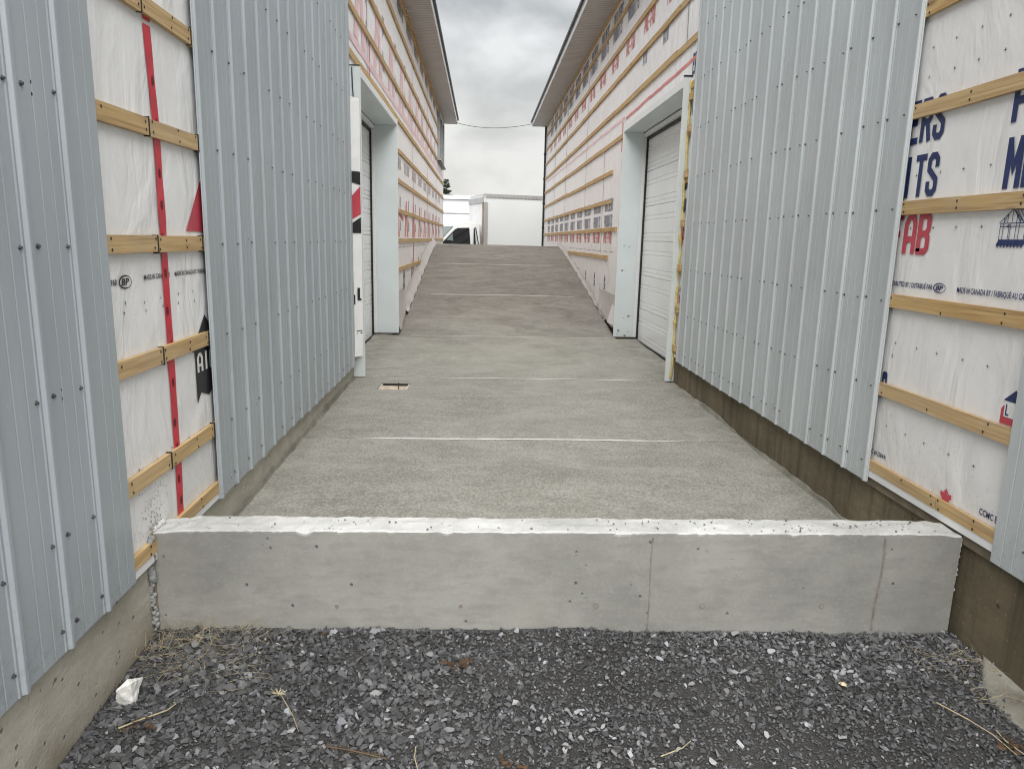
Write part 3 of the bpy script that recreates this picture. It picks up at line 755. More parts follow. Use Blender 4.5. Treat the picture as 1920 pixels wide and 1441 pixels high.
# ------------------------------------------------------------------ printing on the wraps
def word(S, wrap, st, y0, z, h, w, mat):
    mb = MB(); decal_block(mb, S, st, y0, z, h, w); return mb.build('printed_lettering', mat, wrap, fix=False)
def prints_right():
    S = SR
    per = 1.224
    for i in range(18):
        ye = 3.39+per*(i-1)                     # reader's right end of a block
        if i and ye+.8 < 24.5 and not (DY0-.3 < ye+.4 < DY1+.2):
            if ye > 4.3 and ye < 6.5: continue
            far = ye > 5; y0 = ye+.775
            if far and y0 > YEND-.1: continue
            for st, z, h, mt in (('BUILDERS', .503, .2, INKBLUEF if far else INKBLUE), ('PRODUITS', .248, .196, INKBLUEF if far else INKBLUE), ('PRE-FAB', -.024, .194, INKREDF if far else INKRED)):
                word(S, WR, st, y0, z, h, .775, mt)
    # second course high on the wall
    for i in range(14):
        y0 = 9.0+per*i
        if y0 > YEND-.3: break
        for st, z, h, w, mt in (('BUILDERS', 3.42, .2, .775, INKBLUEF), ('PRODUITS', 3.17, .18, .775, INKBLUEF), ('PRE-FAB', 2.70, .194, .6, INKREDF)): word(S, WR, st, y0, z, h, w, mt)
    for i, y0 in enumerate((9.1, 10.2)):
        mb = MB(); decal_block(mb, S, 'AIR', y0, 2.30, .17, .24); mb.build('printed_lettering', [INKBLUEF], WR, fix=False)
    # next block beside the gap
    word(S, WR, 'PRE', 2.953, .503, .2, .29, INKBLUE); word(S, WR, 'MAT', 2.945, .246, .2, .29, INKBLUE)
    # timber-frame house drawing
    mb = MB(); y0, z0 = 2.935, .012
    def ln(a, b, w=.0032):
        a, b = Vector(a), Vector(b); t = (b-a).normalized(); nn = Vector((-t.y, t.x))*w/2
        flatdecal(mb, S, y0, z0, 1, 1, [a+nn, b+nn, b-nn, a-nn], [(0,1,2,3)], .005+.0002*random.random())
    for u in (0.012, .03, .062, .07, .1, .118, .15, .17): ln((u, .03), (u, .1))
    for zz in (.03, .098, .085): ln((.01, zz), (.175, zz))
    ln((.005, .1), (.075, .155)); ln((.075, .155), (.14, .1))
    for k in range(7): ln((.075+.018*k, .155-.002*k), (.12+.018*k, .105-.002*k))
    for u in (.03, .05, .075, .1, .12): ln((u, .1), (u, .1+.055*(1-abs(u-.075)/.075)))
    ln((.03, .1), (.05, .135)); ln((.1, .135), (.12, .1)); ln((.075, .155), (.2, .14))
    flatdecal(mb, S, y0, z0, 1, 1, [(0, .012), (.15, .012), (.175, .034), (.014, .034)], [(0,1,2,3)])
    for k in range(8): flatdecal(mb, S, y0, z0, 1, 1, [(.004+.019*k, .012), (.018+.019*k, .012), (.009+.019*k, 0)], [(0,1,2)])
    mb.build('printed_house_drawing', INKBLUE, WR, fix=False)
    line(S, WR, 'DISTRIBUTED BY / DISTRIBUÉ PAR', 3.69, -.184, .024, .375, INKBLUE, .018)
    line(S, WR, 'MADE IN CANADA BY / FABRIQUÉ AU CANADA', 3.137, -.184, .025, .47, INKBLUE, .018)
    mb = MB(); bp_mark(mb, S, 3.309, -.196, .092, .046); mb.build('printed_maker_mark', INKBLUE, WR, fix=False)
    mb = MB(); flatdecal(mb, S, 3.635, -.70, 1, 1, [(0, 0), (0, .06), (.008, .073), (.036, .073), (.045, .06), (.045, 0), (.030, 0), (.030, .035), (.016, .035), (.016, 0)], [tuple(range(10))]); mb.build('printed_mark', INKBLUE, WR, fix=False)
    mb = MB()
    flatdecal(mb, S, 2.752, -.70, 1, 1, [(.0, .115), (.06, .165), (.12, .115)], [(0,1,2)], .005, 0)
    flatdecal(mb, S, 2.752, -.70, 1, 1, [(-.006, .02), (.12, .02), (.12, .095), (.006, .095), (-.006, .08)], [(0,1,2,3,4)], .0045, 1)
    flatdecal(mb, S, 2.752, -.70, 1, 1, [(.012, .05), (.11, .05), (.11, .113), (.012, .113)], [(0,1,2,3)], .0058, 2)
    decal_block(mb, S, 'L', 2.732, -.643, .045, .02, .0065, 0)
    mb.build('printed_house_badge', [INKBLUE, INKRED, PRINTW], WR, fix=False)
    line(S, WR, 'CCMC #12284-R', 3.71, -1.078, .024, .2, INKBLUE, .016); line(S, WR, 'CCMC EVAL', 2.79, -1.085, .028, .16, INKBLUE, .018); line(S, WR, '0', 3.575, -.545, .018, .012, INKBLUE)
    leaf = [(0,-.5),(.04,-.15),(.3,-.2),(.25,-.08),(.5,.12),(.42,.17),(.46,.36),(.28,.3),(.25,.38),(.12,.22),(.16,.5),(.08,.46),(0,.62)]
    poly = leaf+[(-x, y) for x, y in leaf[-2:0:-1]]
    mb = MB(); flatdecal(mb, S, 3.012, -1.098, .085, .075, poly, [tuple(range(len(poly)))], .005); mb.build('printed_maple_leaf', INKRED, WR, fix=False)
    # small registration crosses
    mb = MB(); random.seed(5)
    for z in (.93, .80, .35, .10, -.47, -.90):
        for k in range(5):
            y = 3.55-.17*k+random.uniform(-.01, .01); zz = z+.012*k*0
            for a, b in ((.0075, .0014), (.0014, .0075)):
                flatdecal(mb, S, y, zz, 1, 1, [(-a, -b), (a, -b), (a, b), (-a, b)], [(0,1,2,3)], .005 if a > b else .0053)
    tag(mb.build('printed_crosses', INKBLK, WR, fix=False), kind='stuff')
    # dashed courses and badges along the ramp
    mb = MB(); y = 11.6
    while y < 17.5:
        flatdecal(mb, S, y+.5, -.165, 1, 1, [(0, 0), (.42, 0), (.42, .012), (0, .012)], [(0,1,2,3)]); y += .62
    tag(mb.build('printed_dashes', GREYTAPE, WR, fix=False), kind='stuff')
    for i in range(4):
        y = 12.5+1.15*i; mb = MB()
        flatdecal(mb, S, y, -.80, 1, 1, [(0, 0), (.16, 0), (.16, .1), (0, .1)], [(0,1,2,3)], .005)
        flatdecal(mb, S, y, -.80, 1, 1, [(.02, .12), (.14, .12), (.14, .19), (.08, .25), (.02, .19)], [(0,1,2,3,4)], .005)
        decal_block(mb, S, 'AL', y-.01, -.785, .07, .13, .0065, 1)
        mb.build('printed_house_badge', [plain('faded_slate_ink', (.13, .14, .17), .6), PRINTW], WR, fix=False)
    word(S, WR, 'AIR', 11.36, -.86, .16, .3, INKBLUE); word(S, WR, 'GAR', 11.36, -1.04, .16, .3, INKBLUE)
    # print showing in the slit beside the doorway
    for st, z, h in (('BUI', .55, .2), ('PRO', .26, .2)):
        mb = MB(); decal_block(mb, S, st, 7.70, z, h, .2); mb.build('printed_lettering', INKBLUE, WR, fix=False)
    mb = MB(); decal_block(mb, S, 'PR', 7.69, -.03, .195, .15); mb.build('printed_lettering', INKRED, WR, fix=False)
    mb = MB()
    flatdecal(mb, S, 7.66, -.62, 1, 1, [(0, .12), (.05, .18), (.1, .12)], [(0,1,2)], .005, 0); flatdecal(mb, S, 7.66, -.62, 1, 1, [(0, .0), (.1, .0), (.1, .085), (0, .085)], [(0,1,2,3)], .005, 1)
    mb.build('printed_house_badge', [INKBLUE, INKRED], WR, fix=False)
    for st, z in (('ERS', 1.68), ('ITS', 1.28), ('09', .95)):
        if st == '09': continue
        mb = MB(); decal_block(mb, S, st, 7.73, z, .2, .22); mb.build('printed_lettering', INKBLUE, WR, fix=False)

def line(S, wrap, st, y0, z, h, w, mat, bold=.012):
    mb = MB(); decal_text(mb, S, st, y0, z, h, w, bold); return mb.build('printed_line', mat, wrap, fix=False)
def bp_mark(mb, S, y0, z0, w, h):
    n = 26; o = []; i_ = []
    for k in range(n):
        a = 2*math.pi*k/n; o.append((w/2+w/2*math.cos(a), h/2+h/2*math.sin(a))); t = .86 if math.cos(a) < .3 else .96
        i_.append((w/2+w/2*math.cos(a)*t*.97, h/2+h/2*math.sin(a)*t*.9))
    for k in range(n):
        q = (k+1) % n; flatdecal(mb, S, y0, z0, 1, 1, [o[k], o[q], i_[q], i_[k]], [(0,1,2,3)])
    V, Fc = text2d('BP', .03); V = V.copy(); sx = w*.55/V[:, 0].max(); sy = h*.5/.73
    flatdecal(mb, S, y0+S.n*w*.2, z0+h*.25, 1, 1, [(a*sx+b*sy*.3, b*sy) for a, b in V.tolist()], Fc)

def prints_left():
    S = SL
    line(S, WL, 'DISTRIBUÉ PAR', 2.56, -.200, .023, .18, INKBLK, .018)
    line(S, WL, 'MADE IN CANADA BY', 2.957, -.192, .021, .245, INKBLK, .018); line(S, WL, 'MADE IN CANADA BY / FABRIQUÉ AU', 3.25, -.190, .021, .42, INKBLK, .018)
    mb = MB(); bp_mark(mb, S, 2.751, -.216, .1, .052); mb.build('printed_maker_mark', INKBLK, WL, fix=False)
    def logo(y0, z0, mats, k=1.):
        """tall red A with black blocks at its sides"""
        mb = MB()
        flatdecal(mb, S, y0, z0, k, k, [(0, 0), (.24, .62), (.38, .62), (.20, 0)], [(0,1,2,3)], .005, 0)
        flatdecal(mb, S, y0, z0, k, k, [(.42, 0), (.27, .62), (.385, .62), (.62, 0)], [(0,1,2,3)], .0053, 0)
        flatdecal(mb, S, y0, z0, k, k, [(.66, .1), (.80, .1), (.80, .21), (.66, .3)], [(0,1,2,3)], .005, 1)
        flatdecal(mb, S, y0, z0, k, k, [(.66, .42), (.80, .5), (.80, .64), (.66, .64)], [(0,1,2,3)], .005, 1)
        mb.build('printed_roof_logo', mats, WL, fix=False)
    # the nearest logo is a solid red gable, the part past the sheet edge hidden
    mb = MB(); flatdecal(mb, S, 3.405, .004, 1, 1, [(0, 0), (.31, .37), (.62, 0)], [(0,1,2)]); mb.build('printed_red_gable', INKRED, WL, fix=False)
    def badge(y0, z0, mats, k=1.):
        mb = MB()
        flatdecal(mb, S, y0, z0, k, k, [(0, 0), (.05, .045), (.14, .015), (.29, .06), (.29, .25), (.33, .25), (.145, .41), (-.03, .25), (0, .25)], [tuple(range(9))], .005, 0)
        decal_block(mb, S, 'AIR', y0+.02*k, z0+.145*k, .09*k, .22*k, .0062, 1)
        mb.build('printed_house_badge', mats, WL, fix=False)
    badge(3.413, -.80, [INKBLK, PRINTW])
    fg = plain('faded_black_ink', (.20, .195, .19), .6)
    for y in (11.5, 12.55, 14.0, 15.4, 16.8): badge(y, -.93 if y < 13 else -.80, [fg, PRINTW], 1.0)
    for i in range(9):
        y = 11.45+1.37*i; logo(y, .0, [INKREDF if i > 0 else INKREDF, GREYTAPE], 1.0)
    mb = MB(); flatdecal(mb, S, 11.75, .16, 1, 1, [(0, .22), (.85, .10), (.85, .17), (.2, .25)], [(0,1,2,3)], .0062); mb.build('printed_red_mark', INKRED, WL, fix=False)
    pk = plain('faded_pink_ink', (.83, .55, .57), .55, 0, .1)
    for i in range(10):
        y = 8.0+1.37*i
        if y < 22: logo(y, 2.02, [pk, GREYTAPE], 1.25)
    for i in range(9):
        y = 11.5+1.37*i
        mb = MB(); decal_block(mb, S, 'BUILDERS', y, 1.06, .17, .8); mb.build('printed_lettering', plain('pale_grey_ink', (.52, .50, .50), .6), WL, fix=False)
    for i in range(10):
        y = 9.2+1.37*i
        if y < 22.5:
            mb = MB(); decal_block(mb, S, 'PRODUITS', y, 3.40, .16, .8); mb.build('printed_lettering', fg, WL, fix=False)
    # beside the doorway
    mb = MB()
    flatdecal(mb, S, 7.585, .10, 1, 1, [(0, 0), (.11, 0), (.11, .09), (0, .13)], [(0,1,2,3)], .005, 0); flatdecal(mb, S, 7.585, .10, 1, 1, [(0, .42), (.11, .40), (.11, .53), (0, .53)], [(0,1,2,3)], .005, 0)
    flatdecal(mb, S, 7.585, .10, 1, 1, [(0, .17), (.11, .12), (.11, .40), (0, .33)], [(0,1,2,3)], .0055, 1); mb.build('printed_roof_logo', [INKBLK, INKRED], WL, fix=False)
    mb = MB(); y = 11.3
    while y < 18:
        flatdecal(mb, S, y, -.170, 1, 1, [(0, 0), (.42, 0), (.42, .011), (0, .011)], [(0,1,2,3)]); y += .6
    tag(mb.build('printed_dashes', GREYTAPE, WL, fix=False), kind='stuff')
    mb = MB(); random.seed(6)
    for z in (-.275, -.31, -.93):
        for k in range(5):
            y = 2.78+.165*k+random.uniform(-.015, .015); zz = z+random.uniform(-.01, .01)
            for a, b in ((.006, .0014), (.0014, .008)): flatdecal(mb, S, y, zz, 1, 1, [(-a, -b), (a, -b), (a, b), (-a, b)], [(0,1,2,3)], .005 if a > b else .0053)
    tag(mb.build('printed_crosses', INKBLK, WL, fix=False), kind='stuff')

def tape(S, wrap, path, w, mat, name, d=.0062, wob=.006):
    mb = MB(); A = []; n = 40
    P = np.array(path); t = np.linspace(0, 1, n); seg = np.linspace(0, 1, len(P)); ys = np.interp(t, seg, P[:, 0]); zz = np.interp(t, seg, P[:, 1])
    vert = abs(P[-1][1]-P[0][1]) > abs(P[-1][0]-P[0][0])
    for k in range(n):
        o = wob*N3(ys[k], zz[k], 3, 4); e = w/2*(1+.2*N3(ys[k], zz[k], 7, 6))
        if vert: A.append((S.P(d, ys[k]+o-e, zz[k]), S.P(d+.001, ys[k]+o+e, zz[k])))
        else: A.append((S.P(d, ys[k], zz[k]+o-e), S.P(d+.001, ys[k], zz[k]+o+e)))
    for k in range(n-1): mb.quad(A[k][0], A[k][1], A[k+1][1], A[k+1][0])
    return mb.build(name, mat, wrap, fix=False)
TAPEPR = plain('dark_tape_print', (.07, .01, .015), .5)
def tapes():
    for za, zb, ya, yb in ((.815, 1.6, 3.14, 3.10), (.372, .80, 3.165, 3.135), (-.085, .37, 3.158, 3.16), (-.54, -.085, 3.15, 3.158), (-.995, -.54, 3.148, 3.146), (-1.245, -.995, 3.14, 3.15)):
        t = tape(SL, WL, [(ya, za), (yb, zb)], .060, RED, 'seam_tape')
        mb = MB(); z = za+.06
        while z < zb-.05:
            y = ya+(yb-ya)*(z-za)/(zb-za)+random.uniform(-.012, .012); r = .014; q = [(math.cos(a)*r*.7, math.sin(a)*r*1.5) for a in np.linspace(0, 2*math.pi, 9)[:-1]]
            mb = MB(); flatdecal(mb, SL, y, z, 1, 1, q, [tuple(range(8))], .0085); z += random.uniform(.10, .19); mb.build('tape_print', TAPEPR, t, fix=False)
    for a, b, w, m in (((14.44, -.85), (14.44, 1.3), .07, RED), ((14.3, 1.32), (14.3, 3.6), .05, PINK), ((18.05, -.1), (18.05, 1.5), .09, RED), ((18.05, 1.5), (18.1, 3.6), .08, PINK), ((8.9, 1.75), (8.9, 3.6), .05, PINK), ((21.5, .5), (21.5, 2.2), .08, PINK),
                       ((7.72, 1.95), (24.8, 1.98), .075, PINK), ((9.05, 1.72), (9.05, 2.2), .05, RED)):
        tape(SL, WL, [a, b], w, m, 'seam_tape', wob=.02)
    for a, b, w, m in (((15.28, .3), (15.28, 3.5), .03, GREYTAPE), ((19.0, .1), (19.0, 3.6), .045, GREYTAPE), ((11.35, .2), (11.35, 1.5), .05, GREYTAPE), ((13.0, -.2), (13.0, 1.6), .025, GREYTAPE), ((21.9, .1), (21.9, 3.5), .04, GREYTAPE),
                       ((7.6, 1.83), (11.2, 1.80), .035, INKREDF), ((11.3, 1.83), (24.5, 1.88), .045, PINK), ((8.02, 2.0), (8.02, 3.6), .02, GREYTAPE), ((11.42, 1.35), (11.42, 1.78), .06, INKREDF)):
        tape(SR, WR, [a, b], w, m, 'seam_tape', wob=.02)
prints_right(); prints_left(); tapes()

def wrap_flaps():
    """loose wrap hanging by the doorways"""
    def flap(S, wrap, y0, y1, z0, z1, fn, mat, nu=14, nv=16):
        mb = MB(); mb.grid(nu, nv, lambda i, j: S.P(*fn(y0+(y1-y0)*i/nu, i/nu, z0+(z1-z0)*j/nv, j/nv)))
        return mb.build('loose_wrap_flap', mat, wrap, smooth=True, fix=False)
    # left doorway: strip of wrap folded onto the jamb, curling out at its foot
    def f1(y, u, z, t):
        curl = .05*max(0, 1-t*7)**1.5
        return (.012+.085*u+.004*N3(u, z, 0, 4), y-.0+.0-curl*1.2, z+curl*.6)
    flap(SL, WL, 7.60, 7.688, -1.275, 1.35, f1, WRAP_L, 5, 60)
    mb = MB()
    for z0, z1, u0, u1 in ((-.66, -.53, .45, .72), (-.66, -.64, .72, .86), (-.985, -.975, .3, .9), (-1.01, -1.0, .3, .9), (-.70, -.60, .05, .22)):
        mb = MB(); mb.quad(*[(SL.X(.012+.085*u+.004), 7.60+.088*u-.006, z) for u, z in ((u0, z0), (u1, z0), (u1, z1), (u0, z1))]); mb.build('printed_mark', INKBLK, WL, fix=False)
    for mt, poly in ((INKBLK, [(.1, .53), (.95, .51), (.95, .64), (.1, .64)]), (INKRED, [(.1, .17), (.95, .22), (.95, .50), (.1, .40)]), (INKBLK, [(.1, .03), (.95, .03), (.95, .19), (.1, .13)])):
        mb = MB(); mb.quad(*[(SL.X(.012+.085*u+.003), 7.60+.088*u-.006, z) for u, z in poly]); mb.build('printed_roof_logo', mt, WL, fix=False)
    # skirts at the foot of the ramp
    def f2(y, u, z, t):
        s = (1-t)**1.8; return (.006+(.12+.03*N3(u, 1, 0, 3))*s*(1-.55*u)+.012*N3(u*4, z, 0, 2)*s, y, z+.02*N3(u, 0, 0, 5)*(1-t)+.30*u*u*(1-t))
    flap(SL, WL, 11.02, 12.6, -1.40, -.85, f2, WRAP_D, 26, 18)
    def f3(y, u, z, t):
        s = (1-t)**1.5; return (.006+(.055+.02*N3(u, 1, 0, 3))*s+.018*N3(u*5, z, 0, 2)*s, y, z+.35*u*u*(1-t)+.02*N3(u*3, 0, 0, 5)*(1-t))
    flap(SR, WR, 11.02, 13.0, -1.30, -.82, f3, WRAP_D, 30, 18)
    def f4(y, u, z, t): return (.02+.07*(1-t)*(.5+.5*u)+.008*N3(u*3, z, 0, 3), y, z)
    flap(SR, WR, 11.02, 11.5, -1.265, -.98, f4, WRAP_R, 8, 10)
wrap_flaps()
def cement_splash():
    rs = random.Random(9); mb = MB()
    for k in range(190):
        t = rs.random(); y = rs.gauss(2.86+.05*t, .035+.05*t); z = -1.20+.30*t**1.5; r = rs.uniform(.0015, .005)*(1.2-t*.7)
        if y > 3.5: continue
        q = [(math.cos(a)*r*rs.uniform(.5, 1.1), math.sin(a)*r*rs.uniform(.6, 1.6)) for a in np.linspace(0, 2*math.pi, 7)[:-1]]
        mb.add([SL.P(.0065, y+a, z+b) for a, b in q]+[SL.P(.0065+r*.5, y, z)], [(i, (i+1) % 6, 6) for i in range(6)])
    tag(mb.build('cement_splash', FOAMG, WL, fix=False), kind='stuff')
cement_splash()

def wrap_skirts():
    for S, wrap, mat, out, hgt in ((SL, WL, WRAP_D, .117, .22), (SR, WR, WRAP_D, .052, .10)):
        mb = MB(); nu, nv = 150, 7; y0, y1 = 12.3 if S is SL else 12.0, 20.5
        def fn(i, j):
            y = y0+(y1-y0)*i/nu; t = j/nv; h = hgt*(1+.35*N3(y, 0, 0, 1.5)); zb = zs(y)-.016+.03*N3(y, 3, 0, 4)+.012*N3(y, 5, 0, 13)
            d = .004+(out-.01+.022*N3(y, 1, 0, 3)+.010*N3(y, 6, 0, 11))*t**1.6+.010*N3(y*3, t*2, S.n, 1.5)*math.sin(math.pi*t)
            return S.P(max(.003, d), y, zb+h*(1-t))
        mb.grid(nu, nv, fn); mb.build('wrap_skirt', mat, wrap, smooth=True, fix=False)
wrap_skirts()
def small_building_parts():
    # yellow foam and stub ends of the strips beside the doorway of the lettered building
    S = SR; mb = MB(); z = zs(7.6)+.05
    pts = []; rad = []
    while z < 1.62:
        pts.append(S.P(.025+.012*N3(z, 0, 0, 6), 7.665+.012*N3(0, z, 0, 5), z)); rad.append(max(.004, .013+.013*N3(z, 2, 0, 9)+.006*N3(z, 7, 0, 30))); z += .022
    mb.tube(pts, rad, 8); mb.build('spray_foam', FOAMY, BR, smooth=True)
    for z in (1.45, 1.14, .70, .205, -.25, -.68, -1.10):
        mb = MB(); yy = 7.54; mb.box(S.X(.006), S.X(.046), yy, yy+.105, z-.034, z+.034); mb.build('strip_stub', WOOD, BR, bevel=.002)
    # black ledge under the surround
    mb = MB(); mb.box(SL.X(0), SL.X(.10), DY0+.002, DY0+.03, zs(DY0)-.004, zs(DY0)+.011); mb.build('jamb_shim', plain('wood_shim', (.25, .19, .10), .8), BL)
    mb = MB(); mb.box(SR.X(.01), SR.X(.06), DY0+.004, DY0+.028, zs(DY0)-.004, zs(DY0)+.011); mb.build('jamb_shim', DARKM, BR)
    mb = MB(); mb.tube([SL.P(.03, DY0-.012, 1.64), SL.P(.034, DY0-.012, 1.45), SL.P(.045, DY0-.012, 1.28)], .006, 6); mb.build('caulk_gap', BLACK, BL)
    mb = MB(); mb.box(SR.X(0), SR.X(.09), DY0-.008, DY0+.03, 1.657, 1.672); mb.build('head_cap', DARKM, BR)
    mb = MB(); mb.box(SL.X(0), SL.X(.11), DY0-.008, DY0+.03, 1.657, 1.664); mb.build('head_cap', DARKM, BL)
    # scuffs on the far jamb of the lettered building
    mb = MB(); random.seed(3)
    for x, z, r in ((2.12, -.05, .02), (2.20, -.07, .015), (2.11, -.42, .025), (2.17, -1.13, .012), (2.24, -1.10, .03), (2.10, -1.32, .03), (2.2, -1.40, .035), (2.25, -1.34, .015), (2.08, -1.38, .012), (2.27, -1.42, .015)):
        q = [(x+math.cos(a)*r*random.uniform(.3, 1), DY1-.0362, z+math.sin(a)*r*random.uniform(.3, 1)) for a in np.linspace(0, 2*math.pi, 8)[:-1]]
        mb.add(q, [tuple(range(7))])
    tag(mb.build('jamb_scuffs', plain('scuff_grey', (.26, .29, .29), .6), BR, fix=False), kind='stuff')
    # window high at the far corner of the taped building
    w = empty('window', Vector(SL.P(.02, 23.3, 2.25)) - wloc(BL)); w.parent = BL
    for a in ((22.02, 24.6, 2.22, 2.30), (22.02, 24.6, 3.50, 3.58), (22.02, 22.12, 2.30, 3.50), (24.5, 24.6, 2.30, 3.50), (23.27, 23.34, 2.30, 3.50)):
        mb = MB(); mb.box(SL.X(.003), SL.X(.075), *a); mb.build('window_frame', WINFRAME, w)
    for a in ((22.12, 23.27), (23.34, 24.5)):
        mb = MB(); mb.box(SL.X(.02), SL.X(.035), a[0], a[1], 2.30, 3.50); mb.build('window_pane', FILM, w)
    mb = MB(); mb.box(SL.X(.003), SL.X(.12), 21.98, 24.64, 2.185, 2.219); mb.build('window_sill', DARKM, w)
    # dark conduit down the far corner
    mb = MB(); mb.tube([SR.P(.045, YEND-.05, zs(YEND)+.0), SR.P(.045, YEND-.05, 3.70)], .035, 8)
    for z in (.4, 1.2, 2.0, 2.8): mb.tube([SR.P(.045, YEND-.05, z), SR.P(.045, YEND-.05, z+.05)], .05, 8)
    mb.build('downpipe', DARKM, BR)
    mb = MB(); mb.box(SL.X(-.02), SL.X(.012), YEND-.035, YEND+.004, -1.3, 3.70); mb.build('corner_trim', plain('torn_wrap_edge', (.45, .36, .33), .7), BL)
small_building_parts()
def service_cable():
    a = Vector((-.87, 24.9, 3.70)); b = Vector((1.60, 24.9, 3.74)); pts = []
    for k in range(25):
        t = k/24; p = a.lerp(b, t); p.z -= .16*4*t*(1-t)*(1-.25*t); pts.append(p)
    mb = MB(); mb.tube(pts, .011, 6)
    tag(mb.build('service_cable', CABLEM), 'thin dark cable sagging between the two facing eaves', 'cable')
service_cable()

# ------------------------------------------------------------------ gravel bed and litter
def gz(x, y): return -1.66 - .055*max(0, (2.85-y)/.8)*(1 if x < .2 else .5) + .010*N3(x, y, 0, 1.6) + .004*N3(x, y, 2, 6) - .02*math.exp(-(((x-.35)/.4)**2+((y-2.5)/.16)**2)) + .018*math.exp(-((y-2.86)/.07)**2)*(.5+N3(x, 0, 5, 2.5))
def build_gravel():
    x0, x1, y0, y1 = -1.355, 2.118, .9, 2.853
    mb = MB(); nu, nv = 150, 84
    mb.grid(nu, nv, lambda i, j: (x0+(x1-x0)*i/nu, y0+(y1-y0)*j/nv, gz(x0+(x1-x0)*i/nu, y0+(y1-y0)*j/nv)-.005))
    bed = mb.build('gravel_bed', SOIL, smooth=True, fix=False); tag(bed, 'dark bed of stone fines beneath the gravel', 'gravel', kind='stuff')
    protos = []
    rs = np.random.RandomState(3)
    for k in range(14):
        bm = bmesh.new(); ax = np.array([1, rs.uniform(.55, .9), rs.uniform(.3, .62)])
        for q in range(11):
            v = rs.normal(size=3); v /= np.linalg.norm(v); bm.verts.new(v*ax*rs.uniform(.8, 1.05))
        r = bmesh.ops.convex_hull(bm, input=bm.verts[:]); bmesh.ops.delete(bm, geom=[g for g in r['geom_interior'] if isinstance(g, bmesh.types.BMVert)], context='VERTS')
        bmesh.ops.recalc_face_normals(bm, faces=bm.faces); bm.verts.index_update()
        protos.append((np.array([v.co[:] for v in bm.verts]), np.array([[v.index for v in f.verts] for f in bm.faces if len(f.verts) == 3]))); bm.free()
    V = []; Fc = []; C = []; base = 0
    def soft(x, y):      # patches of fines where stones are few and small
        return 1.15*math.exp(-(((x-.45)/.42)**2+((y-2.46)/.13)**2)) + 1.1*math.exp(-(((x-1.15)/.5)**2+((y-2.13)/.16)**2)) + .6*math.exp(-(((x-.1)/.3)**2+((y-2.08)/.07)**2)) + max(0, .9*N3(x, y, 20, 2.0))
    def put(x, y, size, lift, col):
        nonlocal base
        pv, pf = protos[rs.randint(len(protos))]
        a = rs.uniform(0, 2*math.pi); t1, t2 = rs.normal(0, .38, 2)
        Rz = np.array([[math.cos(a), -math.sin(a), 0], [math.sin(a), math.cos(a), 0], [0, 0, 1]])
        Rx = np.array([[1, 0, 0], [0, math.cos(t1), -math.sin(t1)], [0, math.sin(t1), math.cos(t1)]]); Ry = np.array([[math.cos(t2), 0, math.sin(t2)], [0, 1, 0], [-math.sin(t2), 0, math.cos(t2)]])
        q = pv*size @ (Rz @ Rx @ Ry).T + np.array([x, y, gz(x, y)+lift])
        V.append(q); Fc.append(pf+base); C.append(np.tile(col, (len(q), 1))); base += len(q)
    def colour(x, y, light=0.):
        g = .80*rs.choice([.055, .075, .10, .13, .18, .28], p=[.15, .24, .26, .19, .11, .05])*rs.uniform(.8, 1.25)
        if x > .9 and y > 2.55: g *= 1.35
        if x < -.4: g *= .92
        if light: g = rs.uniform(.20, .40)
        w = rs.uniform(-.04, .05); return (g*(1+w*.4), g*(1+.01), g*(1.06-w), 1)
    for layer, cnt, smin, smax, lift in ((0, 30000, .0045, .0095, .0), (1, 11500, .010, .021, .001), (2, 4200, .012, .029, .008)):
        for k in range(cnt):
            y = y0+(y1-y0)*(rs.uniform()**.72); x = rs.uniform(x0+.01, x1-.01)
            if y > 2.838: y = 2.835
            if x > 1.98 and y < 2.5 and rs.uniform() < .75: continue
            s = soft(x, y)
            if layer and rs.uniform() < min(.8, s*.75): continue
            size = rs.uniform(smin, smax)*(1 if layer == 0 else float(np.interp(x, [-1.3, -.3, .4, 2.1], [1.12, 1.0, .72, .78])))
            put(x, y, size, lift*rs.uniform(.2, 1), colour(x, y, 1 if rs.uniform() < .018 else 0))
    # paler cleaner stones lying in loose groups
    for cx, cy, n, sp in ((.42, 2.22, 16, .13), (.30, 2.28, 14, .08), (1.35, 2.52, 20, .13), (-.2, 2.3, 16, .2), (.95, 2.62, 14, .2), (.6, 2.1, 10, .14), (-.7, 2.25, 10, .25), (1.0, 2.12, 9, .2), (0, 2.7, 24, .5), (1.6, 2.7, 20, .3)):
        for k in range(n):
            x, y = rs.normal(cx, sp), rs.normal(cy, sp*.5)
            if y < 2.83 and x < 2.05: put(x, y, rs.uniform(.010, .021), .009, colour(x, y, 1))
    V = np.concatenate(V); Fc = np.concatenate(Fc); C = np.concatenate(C)
    me = bpy.data.meshes.new('gravel'); me.vertices.add(len(V)); me.vertices.foreach_set('co', V.ravel())
    me.loops.add(Fc.size); me.loops.foreach_set('vertex_index', Fc.ravel().astype(np.int32)); me.polygons.add(len(Fc))
    me.polygons.foreach_set('loop_start', np.arange(0, Fc.size, 3, dtype=np.int32)); me.polygons.foreach_set('loop_total', np.full(len(Fc), 3, np.int32))
    me.update(); ca = me.color_attributes.new('Col', 'FLOAT_COLOR', 'POINT'); ca.data.foreach_set('color', C.ravel().astype(np.float32))
    me.materials.append(GRAVEL); me.validate(); me.polygons.foreach_set('use_smooth', np.zeros(len(me.polygons), dtype=bool))
    o = bpy.data.objects.new('gravel', me); scene.collection.objects.link(o)
    tag(o, 'dark crushed slate gravel in front of the low concrete wall', 'gravel', kind='stuff')
build_gravel()

